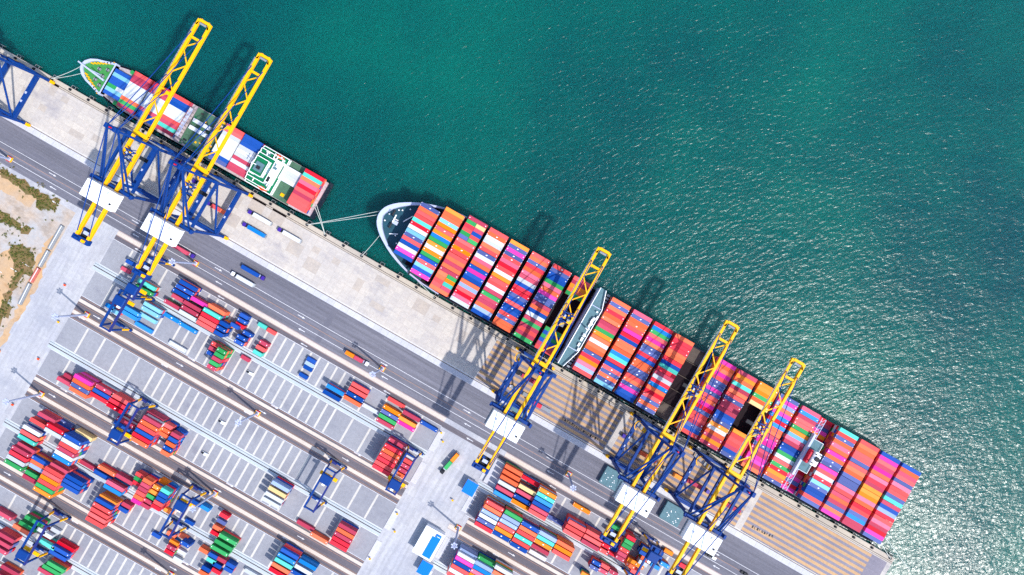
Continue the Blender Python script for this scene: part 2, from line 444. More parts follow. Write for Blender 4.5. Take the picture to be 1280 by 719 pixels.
for k, (u, r) in enumerate([(217.5, S('T R V O P O M O V V M R W K C V B B R V')), (232.2, S('R O O R R V R O O V V V P R D O D V O M')),
        (246.9, S('B M R D M O P K D A A A P O K R V S D D')), (261.6, S('B O D R V P R R V T D B L K R P D K M V'))]):
    big_bay(18 + k, u, r, f'{ORD[4 - k]} stack from the big ship\'s stern')

def small_bay(u0, rows, words, r0=0, z=12.0, L=12.4, y0=0.9):
    for i, c in enumerate(rows):
        if c == '.': continue
        y1 = y0 - (r0 + i) * 2.5; fq = 11 - (r0 + i)
        lab = lambda c, s='': f"{PAL[c][0]} {s}container, {ORD[max(fq, 1)]} row from the quay, {words}"
        if len(c) == 1: add_c('ship', u0, y1, z - CH, L, c, lab(c), 0.8 * boomed(u0 + 6, y1, z))
        else:
            add_c('ship', u0, y1, z - CH, 6.1, c[0], lab(c[0], 'short forward '), 0.3)
            add_c('ship', u0 + L - 6.1, y1, z - CH, 6.1, c[1], lab(c[1], 'short aft '), 0.3)
        under(u0, y1, z, 6.5, L)
small_bay(-287.5, S('B C B B GW C B'), 'foremost stack of the small ship', 0, 9.5, y0=-3.8)
small_bay(-279.0, S('G'), 'small ship\'s seaward bow corner', 0, 8.5, 6.2, 0.2); small_bay(-279.0, S('G'), 'small ship\'s quayside bow corner', 0, 8.5, 6.2, -22.2)
small_bay(-274.3, S('R D D W W W W O G D'), 'second stack of the small ship')
small_bay(-260.7, S('K D D W W W W D B B'), 'third stack of the small ship')
small_bay(-247.3, S('R B B W W W R D T D'), 'fourth stack of the small ship')
small_bay(-229.5, S('. . . W . W . . . .'), 'open green hatch of the small ship', 0, 8.5)
small_bay(-207.8, S('R R W W W W W W B V'), 'first stack ahead of the small ship\'s house', 0, 11.5)
small_bay(-194.6, S('B B B W W W D W D D'), 'last stack ahead of the small ship\'s house', 0, 11.5)
small_bay(-163.5, S('. . W W W W . . . .'), 'white stack behind the small ship\'s house', 0, 10.0, y0=1.4)
small_bay(-149.8, S('K T O P K R D R R R'), 'aftmost stack of the small ship', 0, 13.5, 12.6)

# yard stacks: first corner, last corner (where the tops are seen), tiers, row colours, feet
Y = '''
158.5 324 158.5 324 2 B 20;152.5 333 152.5 333 1 D 20;173.5 348.5 170 355 3 TG 40;225.5 349.5 217 360 3 BBB 40;216 367 216 367 2 D 40
206.5 374 206.5 374 2 D 40;240 370.5 240 370.5 3 M 40;231 375.5 225 387 3 DDW 40;255.5 384.5 247 400 4 TKRR 40;261 379.5 261 379.5 3 O 40
276 401 268.7 412.5 4 BBB 20;289 403 289 403 3 B 20;301 391 295.5 402.5 2 BBK 20;305 413 305 413 2 B 20;297.5 418 294.3 423.7 3 BB 20
323.8 403 323.8 403 1 T 20;335 410 335 410 1 R 20;325.6 425 317.5 437 2 DRT 20;385 446 380.6 456 1 BLB 20;375 465.6 375 465.6 1 B 20
409.4 480 409.4 480 3 S 40;405 487 405 487 2 B 40;441 477.5 431 494 2 RRBO 40;454.5 504 454.5 504 1 W 40;486 496 486 496 1 R 40
480.6 506 472 522 2 AVGD 40;505 513 505 513 2 D 40;500 520 498 525 2 AM 40;527 525.6 527 525.6 1 B 40
#2
181 377 178 382.5 3 CC 40;154 381 151 386 2 SS 40;175 390 175 390 1 C 40;170 402 170 402 1 S 40;205 390 205 390 1 S 40;225.6 402.5 225.6 402.5 1 S 40
133 379 133 379 2 S 20;139 385 139 385 2 C 20;212.5 426 212.5 426 1 W 40;265.6 427 259.5 438 3 RDB 20;272.5 434.5 260 455 5 GGDGD 20
302.5 443.7 302.5 443.7 1 D 20;482 554.4 467 580 5 KORKRK 40;487 547 487 547 3 D 40;507 568 507 568 2 W 20;506 573 497 590 3 RDDO 20
#4
72.5 470.6 72.5 470.6 2 D 40;81 466.5 81 466.5 1 D 40;94 467.5 88 483 4 MOVO 40;121 480 114 490 3 DBK 40;140 491 134 503 3 RKK 40
147 521 143.7 525.5 3 DB 40;141 532 141 532 2 W 20;180 519.4 163.7 545 5 DORBKO 40;184 514 184 514 3 D 40
206 528.7 200 539 3 ROO 20;215 540 202 562 4 DBOBO 20;213 526.5 213 526.5 1 B 20;221 536.5 221 536.5 2 B 20;199 550 199 550 1 W 20
341 601 329 621 4 LYWW 40;372.5 650 372.5 650 1 D 40;389.4 665.6 389.4 665.6 2 O 40;425 654 413.7 675 3 DODKK 40
#5
48.7 514.4 48.7 514.4 3 D 40;38.7 522 38.7 522 3 R 40;30 531 23.7 542.5 3 WRT 40;59.4 528.7 57 534.4 4 KW 40;81 542 67 567 5 BWRDWS 40;95 537 95 537 2 Y 40;70 521 70 521 1 V 40
98.7 573.7 98.7 573.7 1 D 40;123.7 581 123.7 581 2 O 40;118.7 587 118.7 587 2 B 40;146 592 146 592 2 D 40;134 600 131 605 3 PS 40
171 590 167 600.5 3 RGK 20;180 597.5 165.6 622.5 5 ODDROM 20;192.5 606 177 628 4 AAGDD 20;200 599 200 599 2 A 20;202.5 610 190.6 630 5 TBBRK 20;206 635 206 635 1 A 20
252 631 252 631 2 S 20;241 625 241 625 1 B 20;232.5 648.7 232.5 648.7 1 B 20;275.6 640.6 275.6 640.6 2 K 20;272.5 648 272.5 648 1 V 20;267.5 656 264.4 662.5 2 OK 20
275 667 264.5 681 3 GGG 40;352.5 685 337.5 709 4 BSTOK 40;375 698.7 365 712 3 SWB 40
#6
16 557 7 574 4 DKWG 40;23 552.5 23 552.5 3 D 40;41 569 38 579 3 BOL 40;33 587.5 29.4 592.5 3 GD 40;57.5 583 43 608 5 RRARGA 40;64 578 64 578 4 D 40
83 592.5 77.5 603 4 BBB 40;95 589 95 589 1 B 40;125 618 125 618 4 A 40;120.6 622 108.7 645.6 5 BRRRR 40;153.7 627.5 149.4 633 2 DB 20;191 665 191 665 1 B 20
213 674.6 213 674.6 2 A 20;209.5 680.6 207 686 3 DK 20;227 676 227 676 3 B 20;222.6 686 218 695.5 1 WW 20;210 664 210 664 1 O 20;225 667 225 667 1 O 20
250 684 250 684 2 O 20;262 690.5 259.5 696.6 2 BT 20;273 696 273 696 2 D 20;267 702.6 266 710 2 BK 20;284 702.6 281 708 2 BB 20;253.4 707 250 712.5 2 BO 20
#7
32.5 644 32.5 644 3 G 40;25 651 17.5 655 2 GO 40;47.5 659 47.5 659 2 W 20;55 665 55 665 2 W 20;65 659 65 659 1 W 20;51 669 51 669 1 O 20;48 673 48 673 3 T 40
72.5 676 72.5 676 2 K 40;66 681.5 62.5 687 3 BB 40;-6 636 -6 636 2 D 40;-3 664 -12 679 3 DDD 40;60 701.5 48.7 709 3 GGD 40;2.5 706 -4 716 2 DD 40;307 711 307 711 1 W 40
#R1
633 580.6 618.7 613 3 OOOWDS 40;654 594 654 594 2 K 40;650 605 640.6 623.7 3 YDBA 40;675.6 609.4 662 636 4 ATSBDR 40;686 643.7 686 643.7 1 V 40;718 628.7 718 628.7 1 A 40
712 650 705.6 661 5 RRR 40;734.4 662 728 674 5 RRD 40;766 656 766 656 2 G 20;761 662.5 761 662.5 2 O 20;778.7 664 772.5 676 3 LOV 20;763.7 682.5 760.6 687.5 3 BK 20
751 685 751 685 3 R 20;754 678.7 754 678.7 3 K 20;785 668.7 771 693.7 5 KGGRDD 20;804 682.5 801 688 3 BB 20;820 686 818 692 2 BB 20;832 686 832 686 1 A 20;803 695 800 700 3 OW 20
786 697.5 784 703 3 AO 20;795 703 795 703 3 A 20;851 704 851 704 1 K 20;815 704 815 704 2 S 20;827 702 827 702 3 S 20;790 711 790 711 3 R 20
#R2
609.4 625 595 652 4 ROLWVK 40;632.5 637.5 617 662.7 4 GLLRAB 40;653.7 651.5 638.7 677 4 BORTRB 40;675.6 663.4 669.4 673.4 4 LTA 40;666 680 666 680 2 D 40;663 687 663 687 1 W 40
697.5 675 692 686.5 4 OAR 40;742 700 738.7 706 3 BV 20;752.5 704 750 710 3 RD 20;763 712 763 712 3 D 20;728 715 728 715 3 A 20
#R3
576 685 576 685 3 L 40;573.7 690 560 714.6 4 WMBRWR 40;599 695 599 695 3 G 40;595.6 701 587.5 716 4 LSPA 40;620 706.5 617.5 713 4 WO 40
'''
strip = '1'
counts = {}
SN = {'1': 'first yard strip', '2': 'second yard strip', '4': 'fourth yard strip', '5': 'fifth yard strip', '6': 'sixth yard strip', '7': 'seventh yard strip',
      'R1': 'first strip past the crossroad', 'R2': 'second strip past the crossroad', 'R3': 'third strip past the crossroad'}
for line in Y.strip().splitlines():
    if line.startswith('#'): strip = line[1:]; continue
    for e in line.split(';'):
        x0, y0, x1, y1, t, cc, ft = e.split(); t = int(t); n = len(cc)
        zt = t * CH + 0.15
        L = 12.3 if ft == '40' else 6.1
        counts[strip] = counts.get(strip, 0) + 1
        for i, c in enumerate(cc):
            f = i / max(n - 1, 1)
            u, v = P(float(x0) + (float(x1) - float(x0)) * f, float(y0) + (float(y1) - float(y0)) * f, zt)
            pos = f'{ORD[i + 1]} of its row from the sea, ' if n > 1 else ''
            kind = 'short' if ft == '20' else 'long'
            add_c('yard', u, v, zt - CH, L, c, f'{PAL[c][0]} {kind} container, {pos}{ORD[counts[strip]]} cluster of the {SN[strip]}', L * (1 + 0.02 * t))
            z = zt - CH
            while z > 1.0:
                HULKS.append((u, v, z - CH, L, random.choice('RODKDVBRGOABSDW') if random.random() < 0.6 else c)); z -= CH

def container_mesh(L, code, logo=False):
    """corner posts, rails, recessed corrugated walls and roof, door bars, corner castings"""
    m = container_mat(code); s = MB()
    W = CW; H = CH
    s.box(0.04, L - 0.04, -W + 0.05, -0.05, 0.05, H - 0.035, m)
    for x in (0, L - 0.18):
        for y in (-W, -0.18): s.box(x, x + 0.18, y, y + 0.18, 0, H, m)
    for y in (-W, -0.1):
        s.box(0.18, L - 0.18, y, y + 0.1, H - 0.12, H, m); s.box(0.18, L - 0.18, y, y + 0.1, 0, 0.16, m)
    for x in (0, L - 0.1):
        s.box(x, x + 0.1, -W + 0.18, -0.18, H - 0.12, H, m)
    for k in range(4):
        y = -W + 0.4 + k * 0.56; s.box(L - 0.04, L + 0.01, y, y + 0.05, 0.2, H - 0.2, M_grey)
    if logo:
        mk = M_white if code != 'W' else M_grey
        if logo == 1:
            s.box(L * 0.47, L * 0.53, -W * 0.60, -W * 0.42, H - 0.01, H + 0.006, mk)
            s.box(L * 0.49, L * 0.55, -W * 0.50, -W * 0.36, H - 0.01, H + 0.009, mk)
            for x in (0.02, L - 0.3): s.box(x, x + 0.28, -W + 0.2, -W + 0.6, H - 0.01, H + 0.012, mk); s.box(x, x + 0.28, -0.6, -0.2, H - 0.01, H + 0.012, mk)
        else:
            for x in (0.5, L - 1.0): s.box(x, x + 0.45, -W * 0.62, -W * 0.40, H - 0.01, H + 0.006, mk)
    me = s.build('container')
    d = me.data; bpy.data.objects.remove(me); return d
MESH = {}
def cmesh(L, code, logo):
    k = (L, code, logo)
    if k not in MESH: MESH[k] = container_mesh(L, code, logo)
    return MESH[k]
rest = {'ship': [], 'yard': []}
for fam, limit in (('ship', 312), ('yard', 312)):
    items = sorted([c for c in CONT if c[0] == fam], key=lambda c: -c[7])
    print(fam, len(items))
    for i, (f, x0, y1, z0, L, code, label, score) in enumerate(items):
        if i >= limit: rest[fam].append((x0, y1, z0, L, code)); continue
        logo = 1 if code in 'V' else (2 if random.random() < 0.25 else (1 if random.random() < 0.1 else 0))
        o = bpy.data.objects.new('ship_container' if fam == 'ship' else 'yard_container', cmesh(L, code, logo))
        COL.objects.link(o); o.location = (x0 + random.uniform(-.05, .05), y1 + random.uniform(-.02, .02), z0)
        words = label.split()
        if len(words) > 16: label = ' '.join(words[:16])
        tag(o, label, 'container', 'containers stowed on the two ships' if fam == 'ship' else 'containers stacked in the yard')
def mass(name, lst, label, group=None):
    s = MB()
    for (x, y, z, L, c) in lst:
        m = container_mat(c)
        s.box(x, x + L, y - CW, y, z + 0.03, z + CH, m)
    return tag(s.build(name), label, kind='stuff')
mass('container_mass', [h for h in HULKS if h[1] > -60] + rest['ship'], 'remaining containers stowed below and between the top rows of both ships')
mass('container_mass', [h for h in HULKS if h[1] <= -60] + rest['yard'], 'lower tiers of containers beneath the tops of the yard stacks')

# ---------------------------------------------------------------- ships
def ring(half, cy):
    """half: list of (u, halfwidth) from bow tip to stern; closed outline, counter-clockwise"""
    a = [(u, cy - h) for u, h in half]; b_ = [(u, cy + h) for u, h in reversed(half[1:])]
    return a + b_
def loft(s, rings, mat):
    n = len(rings[0][0]); vs = []
    for pts, z in rings: vs += [(x, y, z) for x, y in pts]
    fs = []
    for k in range(len(rings) - 1):
        for i in range(n):
            j = (i + 1) % n
            fs.append((k * n + i, k * n + j, (k + 1) * n + j, (k + 1) * n + i))
    s.add(vs, fs, mat)
bigship = tag(empty('container_ship', (90, 0, SEA)), 'huge container ship with white bow rim, stacked high, moored along the quay', 'ship')
def local(o): o.location = (-90, 0, -SEA); return o
hw = [(-95.8, 0), (-95.5, 2.5), (-94.6, 5), (-93.2, 7.2), (-91.0, 9.6), (-88.0, 11.9), (-85, 13.9), (-80.6, 16.6), (-76.2, 18.8), (-71, 20.8), (-67, 22.1), (-60, 24.0), (-50, 25.3), (-38, 25.9), (0, 26), (150, 26), (272, 26), (275, 25.4)]
cyb = -1.0
wl_ = [(-84 + (u + 95.8) * 0.62 if u < -50 else u, h * (0.0 + 0.94 * max(0, min(1, (u + 95.8) / 46)) ** 0.6)) for u, h in hw[:-5]] + [(-38, 25.4), (0, 26), (150, 26), (268, 26), (270, 24)]
wl_ = [(-84, 0)] + wl_[1:]
n = len(hw)
wl2 = []
for i in range(n):
    u, h = hw[i]
    t = max(0.0, min(1.0, (u + 95.8) / 55))
    wl2.append((u + 11 * (1 - t), h * (t ** 0.55) if h > 0 else 0))
s = MB(); loft(s, [(ring(wl2, cyb), SEA - 6), (ring(wl2, cyb), SEA + 2), (ring(hw, cyb), 14.5)], M_hullred)
local(s.build('hull', bigship))
# foredeck + main deck
def inset(half, d0, d1):
    out = []
    for (u, h) in half:
        t = max(0.0, min(1.0, (u + 95.8) / 40)); d = d0 + (d1 - d0) * t
        out.append((u + d * max(0.0, 1 - (u + 95.8) / 14), max(0, h - d)))
    return out
ins = inset(hw, 2.9, 0.9)
s = MB(); pts = ring(ins, cyb); s.add([(x, y, 12.4) for x, y in pts], [tuple(range(len(pts)))], M_bluegrey)
s.box(-52, 274, -25.0, 24.2, 12.5, 12.9, M_holdshade); s.box(-66, -52, -20.5, 19.8, 12.5, 12.9, M_holdshade); s.box(-75, -66, -16, 15.5, 12.5, 12.9, M_holdshade)  # flat plates at deck level, coloured dark as if in deep hold shade
s.box(114.5, 115.3, -25, 25, 12.9, 15.5, M_brown); s.box(128.6, 129.4, -25, 25, 12.9, 15.5, M_brown)
for k in range(5):
    y = -24.5 + k * 9.9; s.box(116.6, 127.6, y, y + 9.0, 12.9, 13.5 + (k % 2) * .2, M_brown if k in (0, 4) else M_holdshade)
    s.box(116.0, 128.0, y + 9.1, y + 9.5, 12.9, 14.6, M_brown)
for k in range(4): s.cbox(114.0, -20 + k * 13, 14.5, .8, 2.0, 3.0, M_grey)
local(s.build('deck', bigship))
s = MB(); o_, i_ = ring(hw, cyb), ring(ins, cyb)
m_ = len(o_)
if len(i_) == m_:
    zt = [14.9] * m_
    vs = [(x, y, 14.5) for x, y in o_] + [(x + (0.4 if x < -90 else 0), y * 0.99, 15.6) for x, y in o_] + [(x, y, 15.3) for x, y in i_] + [(x, y, 12.4) for x, y in i_]
    fs = []
    for i in range(m_):
        j = (i + 1) % m_
        for k in range(3): fs.append((k * m_ + i, k * m_ + j, (k + 1) * m_ + j, (k + 1) * m_ + i))
    fw = [f for f in fs if sum(vs[i][0] for i in f) / 4 < -36]; af = [f for f in fs if sum(vs[i][0] for i in f) / 4 >= -36]
    s.add(vs, fw, M_lav); s.add(vs, af, M_hullred)
local(s.build('bulwark', bigship))
s = MB(); s.tube((-83.5, 1, 12), (-83.5, 1, 25), 0.5, 0.3, M_white); s.cbox(-83.5, 1, 25, 0.6, 5, 0.4, M_white)
s.cbox(-84, -1, 13.4, 3.4, 2.4, 1.6, M_lav); local(s.build('foremast', bigship))
for a_, b_ in (((-80, 2, 13), (-76.5, 8, 13.4)), ((-84, -9, 13), (-79, -6.4, 13.2))):
    s = MB(); s.bar(a_, b_, .5, .5, M_white); local(s.build('gangway', bigship))
for (x, y) in ((-88, 4), (-86, -4)):
    s = MB(); s.cbox(x, y, 13.0, 2.2, 1.6, 1.2, M_bluegrey); s.tube((x, y - 1.8, 13.4), (x, y + 1.8, 13.4), 0.8, 0.8, M_dark); local(s.build('windlass', bigship))
s = MB()
for (x, y) in ((-90, 2), (-90.5, -3), (-84, 8), (-80, 11), (-79, 4), (-80, -8), (-77, -12), (-86, 7)): s.tube((x, y, 12.4), (x, y, 13.6), 0.45, 0.45, M_white)
local(s.build('mooring_bitts_lines', bigship))
# lashing bridges in the gaps
for u in [-61.1, -46.3, -31.5, -16.8, -2.0, 13.0, 27.9, 69.7, 84.6, 99.6, 144.2, 159.0, 173.7, 188.6, 230.4, 245.1, 259.8]:
    s = MB(); s.box(u + .35, u + 1.35, -25.2, 24.8, 17.0, 17.3, M_dark)
    for k in range(11): s.box(u + .5, u + 1.2, -25 + k * 4.9, -24.6 + k * 4.9, 12.9, 17, M_dark)
    local(s.build('lashing_bridge', bigship))
# bridge house across the beam
s = MB()
s.box(46.2, 53.4, -14, 15, 12.9, 36.0, M_lav)
s.prism([(46.0, -25.6), (49.6, -25.6), (52.6, -14.0), (46.0, -14.0)], 31.5, 35.2, M_lav, M_teal)
s.prism([(46.0, 15.0), (52.6, 15.0), (49.6, 26.4), (46.0, 26.4)], 31.5, 35.2, M_lav, M_teal)
s.box(46.5, 48.0, -25.2, 26.0, 12.9, 31.5, M_lav)
house = s.build('deckhouse', bigship); local(house)
s = MB(); s.box(46.6, 53.0, -13.6, 14.6, 36.0, 36.06, M_teal)
for a_, b_ in (((46.1, -25.5), (46.1, 26.2)), ((49.7, 26.2), (53.3, 14.8)), ((53.3, 14.8), (53.3, -13.8)), ((53.3, -13.8), (49.7, -25.5))):
    s.bar((a_[0], a_[1], 36.8), (b_[0], b_[1], 36.8), 0.35, 0.35, M_white)
    s.bar((a_[0], a_[1], 36.2), (b_[0], b_[1], 36.2), 0.3, 0.2, M_white)
s.build('railing', house)
s = MB(); s.box(45.9, 46.15, -13, 14, 32.6, 34.4, M_glass); s.build('window', house)
s = MB()
for k in range(9):
    x = random.uniform(51, 53); y = -12 + k * 3.1 + random.uniform(-1, 1); s.cbox(x, y, 37.0, random.uniform(.8, 2), random.uniform(.8, 2.4), random.uniform(1, 2), M_white)
s.build('deck_equipment', house)
s = MB(); s.tube((50.5, 1, 36), (50.5, 1, 48), 0.5, 0.3, M_white); s.cbox(50.5, 1, 46, 0.5, 6, 0.4, M_white); s.cbox(50.5, 1, 42, 2.4, 1, 0.5, M_white); s.build('radar_mast', house)
for y in (4.5, -3.5, 8):
    s = MB(); bmq = bmesh.new(); bmesh.ops.create_icosphere(bmq, subdivisions=2, radius=1.0)
    s.add([(v.co.x + 51.5, v.co.y + y, v.co.z + 37.3) for v in bmq.verts], [[v.index for v in f.verts] for f in bmq.faces], M_white); bmq.free(); s.build('radome', house)
for y0, d in ((-25.0, 1), (25.2, -1)):
    for k in range(5):
        s = MB(); y = y0 + d * k * 2.2; s.cbox(54.5, y, 20, 1.8, 1.3, 2.0, M_grey); s.cbox(54.5, y, 16, 1.0, 0.4, 7, M_grey); local(s.build('stair', bigship))
# funnel casing
s = MB(); s.box(203.9, 205.2, -14, 14, 12.9, 28.4, M_lav); s.box(205.2, 211.6, -9.5, 11.4, 12.9, 27.6, M_teal)
for a_, b_ in (((205, -9.4), (211.5, -9.4)), ((211.5, -9.4), (211.5, 11.3)), ((211.5, 11.3), (205, 11.3))): s.bar((a_[0], a_[1], 28.5), (b_[0], b_[1], 28.5), 0.2, 0.2, M_white)
cas = s.build('engine_casing', bigship); local(cas)
s = MB(); s.box(207.6, 212.2, -3.4, 5.2, 27.6, 33.0, M_white); s.box(205.4, 207.4, -3.8, 5.0, 27.6, 31.5, M_red)
fn = s.build('funnel', bigship, bevel=0.5); local(fn)
s = MB(); s.tube((210.2, 1.2, 33), (210.2, 1.2, 34), 1.5, 1.5, M_dark, 16)
for (x, y) in ((208.4, 3.6), (208.4, -2), (211.5, 4)): s.tube((x, y, 33), (x, y, 34.4), 0.4, 0.4, M_dark)
s.build('exhaust_pipe', fn)
for sg in (-1, 1):
    s = MB(); y0, y1 = (11.4, 25) if sg > 0 else (-25, -9.5)
    for x in (205.4, 208.0): s.bar((x, y0, 24), (x, y1, 24), 0.3, 0.3, M_lav)
    for k in range(5):
        t0 = y0 + (y1 - y0) * k / 5; t1 = y0 + (y1 - y0) * (k + 1) / 5
        s.bar((205.4, t0, 24), (208.0, t1, 24), 0.2, 0.2, M_lav); s.bar((205.4, t0, 24), (208.0, t0, 24), 0.16, 0.16, M_grey)
        s.bar((206.6, t0, 12.9), (206.6, t0, 24), 0.4, 0.4, M_grey)
    local(s.build('gantry_truss', bigship))

sm = tag(empty('container_ship', (-220, -12.6, SEA)), 'smaller container ship with green deckhouse and green pointed foredeck', 'ship')
def local2(o): o.location = (220, 12.6, -SEA); return o
cs = -12.5
hs_ = [(-308.5, 0), (-307.6, 3.0), (-305, 5.8), (-301, 7.8), (-296, 9.2), (-290, 11.2), (-284, 12.6), (-276, 13.8), (-266, 14.3), (-200, 14.4), (-145, 14.2), (-134.6, 13.2)]
ws_ = [(u + 7 * (1 - max(0, min(1, (u + 308.5) / 35))), h * max(0, min(1, (u + 308.5) / 35)) ** .5) for u, h in hs_]
s = MB(); loft(s, [(ring(ws_, cs), SEA - 5), (ring(ws_, cs), SEA + 1.5), (ring(hs_, cs), 6.0)], M_hullred); local2(s.build('hull', sm))
s = MB(); pts = ring([(u + (1.2 if u < -300 else 0), max(0, h - 1.0)) for u, h in hs_], cs)
s.add([(x, y, 5.2) for x, y in pts], [tuple(range(len(pts)))], M_tan); local2(s.build('deck', sm))
fd = [(u, h) for u, h in hs_ if u <= -290] + [(-288.8, 11.4)]
s = MB(); fi = [(u + (1.4 if u < -302 else 0.3), max(0, h - 1.2)) for u, h in fd]
s.prism(ring(fi, cs), 5.3, 8.0, M_fored)
local2(s.build('foredeck', sm))
s = MB(); a1, a2 = ring(fd, cs), ring(fi, cs)
if len(a1) == len(a2):
    k_ = len(a1)
    vs = [(x, y, 5.6) for x, y in a1] + [(x, y, 9.2) for x, y in a1] + [(x, y, 9.2) for x, y in a2] + [(x, y, 8.02) for x, y in a2]
    s.add(vs, [(q * k_ + i, q * k_ + (i + 1) % k_, (q + 1) * k_ + (i + 1) % k_, (q + 1) * k_ + i) for q in range(3) for i in range(k_)], M_lav)
s.box(-289.2, -288.5, cs - 11.4, cs + 11.4, 5.3, 9.6, M_lav)
local2(s.build('bulwark', sm))
for i in range(16):
    t = i / 15; u = -304 + 13.5 * abs(2 * t - 1) ** 1; h = 3.4 + 0.56 * (u + 304); y = cs + (h if t > 0.5 else -h)
    s = MB(); s.tube((u, y, 8), (u, y, 9.2), 0.5, 0.5, M_yel); s.cbox(u + .8, y, 8.4, 1.0, .6, .8, M_yel); local2(s.build('mooring_bitt', sm))
s = MB(); s.tube((-309.5, cs + .6, 11), (-291, cs - 2.0, 8.6), 0.5, 0.7, M_lav); s.tube((-295, cs, 8), (-295, cs, 18), 0.4, 0.25, M_lav); local2(s.build('foremast', sm))
for (x, y) in ((-297, 3), (-296, -4), (-293, 0), (-292, 5), (-292, -6)):
    s = MB(); s.cbox(x, cs + y, 8.7, 1.8, 1.5, 1.3, M_grey); s.tube((x, cs + y - 1.2, 8.9), (x, cs + y + 1.2, 8.9), .55, .55, M_dark); local2(s.build('winch', sm))
s = MB(); s.box(-231.6, -206, cs - 13, cs + 13, 5.3, 5.9, M_hatch); s.box(-216, -213.6, cs - 12.6, cs + 13, 5.9, 7.4, M_brown)
for k in range(10): s.cbox(-214.8, cs - 11 + k * 2.4, 7.9, 1.6, 1.1, 1.0, M_orange if k % 4 == 0 else M_brown)
rz_ = random.Random(9)
for k in range(44): s.cbox(rz_.uniform(-230, -208), cs + rz_.uniform(-12.6, 12.6), 6.1, rz_.uniform(.5, 2.6), rz_.uniform(.4, 1.2), rz_.uniform(.3, 1.2), rz_.choice((M_dkgreen, M_brown, M_tan, M_yel, M_hatch, M_dark)))
local2(s.build('hatch_cover', sm)); s = MB(); s.box(-163, -151, cs - 13, cs + 13, 5.3, 5.8, M_hatch); s.cbox(-157, cs - 9, 6.4, 2.2, 2, 1.2, M_yel)
local2(s.build('hatch_cover', sm))
s = MB(); s.box(-233.6, -231.4, cs - 9.5, cs + 10.5, 10.6, 11.0, M_lav)
for k in range(9): s.cbox(-232.5, cs - 9 + k * 2.4, 11.2, 1.7, 1.0, 0.5, M_tan); s.cbox(-232.5, cs - 9 + k * 2.4, 8, 0.4, 0.4, 5.2, M_tan)
local2(s.build('lashing_bridge', sm))
# deckhouse: stepped green decks with white edges
s = MB()
lv = [(-181.0, -162.6, -12.6, 12.8, 5.3, 9.0), (-180.4, -165, -11, 11, 9.0, 12.0), (-179.5, -167.5, -8, 8, 12.0, 15.0), (-178, -169.5, -5.5, 5.5, 15.0, 18.5)]
for (x0, x1, y0, y1, z0, z1) in lv:
    s.box(x0, x1, cs + y0, cs + y1, z0, z1 - 0.3, M_white); s.box(x0 - .1, x1 + .1, cs + y0 - .1, cs + y1 + .1, z1 - .3, z1, M_dkgreen)
dh = s.build('deckhouse', sm); local2(dh)
s = MB()
for (x0, x1, y0, y1, z0, z1) in lv:
    for a_, b_ in (((x0, y0), (x1, y0)), ((x1, y0), (x1, y1)), ((x1, y1), (x0, y1)), ((x0, y1), (x0, y0))):
        s.bar((a_[0], cs + a_[1], z1 + .9), (b_[0], cs + b_[1], z1 + .9), 0.4, 0.35, M_white)
rs = random.Random(3)
for k in range(26):
    x = rs.uniform(-180, -164); y = rs.uniform(-11, 11)
    if k % 2: s.bar((x, cs + y, 13.4), (x + rs.uniform(1, 4), cs + y, 13.4), .6, .4, M_white)
    else: s.bar((x, cs + y, 13.6), (x, cs + y + rs.uniform(1, 4), 13.6), .6, .4, M_white)
s.build('railing', dh)
s = MB(); rt = random.Random(11)
for k in range(22):
    x, y = rt.uniform(-179, -168), rt.uniform(-9, 9); z = 15.05 if abs(y) < 7 and x > -179 else 12.1
    s.box(x, x + rt.uniform(1.5, 4.5), cs + y, cs + y + rt.uniform(1.2, 4), 9, z + rt.uniform(.1, 1.6), rt.choice((M_teal, M_teal, M_white, M_dkgreen)))
s.build('deck_locker_pattern', dh)
s = MB(); s.box(-176.5, -171, cs - 3.5, cs + 2.5, 18.5, 19.6, M_teal); s.cbox(-173.5, cs - 1, 20, 2, 2, 1.4, M_dark); s.tube((-176, cs, 18), (-176, cs, 27), .4, .2, M_white); s.cbox(-176, cs, 25, .4, 4, .3, M_white); s.build('radar_mast', dh)
s = MB(); s.box(-170.6, -164.6, cs - 7, cs + 9, 9.0, 14.5, M_white); s.cbox(-166.5, cs - 4.5, 15, 1.2, 3.4, 1.2, M_dark); s.build('funnel', dh)
for y in (11.2, -11.4):
    s = MB(); n_ = 10
    for k in range(n_):
        t0, t1 = k / n_, (k + 1) / n_
        r0, r1 = 1.3 * math.sin(math.pi * max(t0, .04)) ** .6, 1.3 * math.sin(math.pi * min(t1, .96)) ** .6
        s.tube((-171.5 + 6.5 * t0, cs + y, 11.4), (-171.5 + 6.5 * t1, cs + y, 11.4), r0, r1, M_orange, 10)
    s.build('lifeboat', dh)

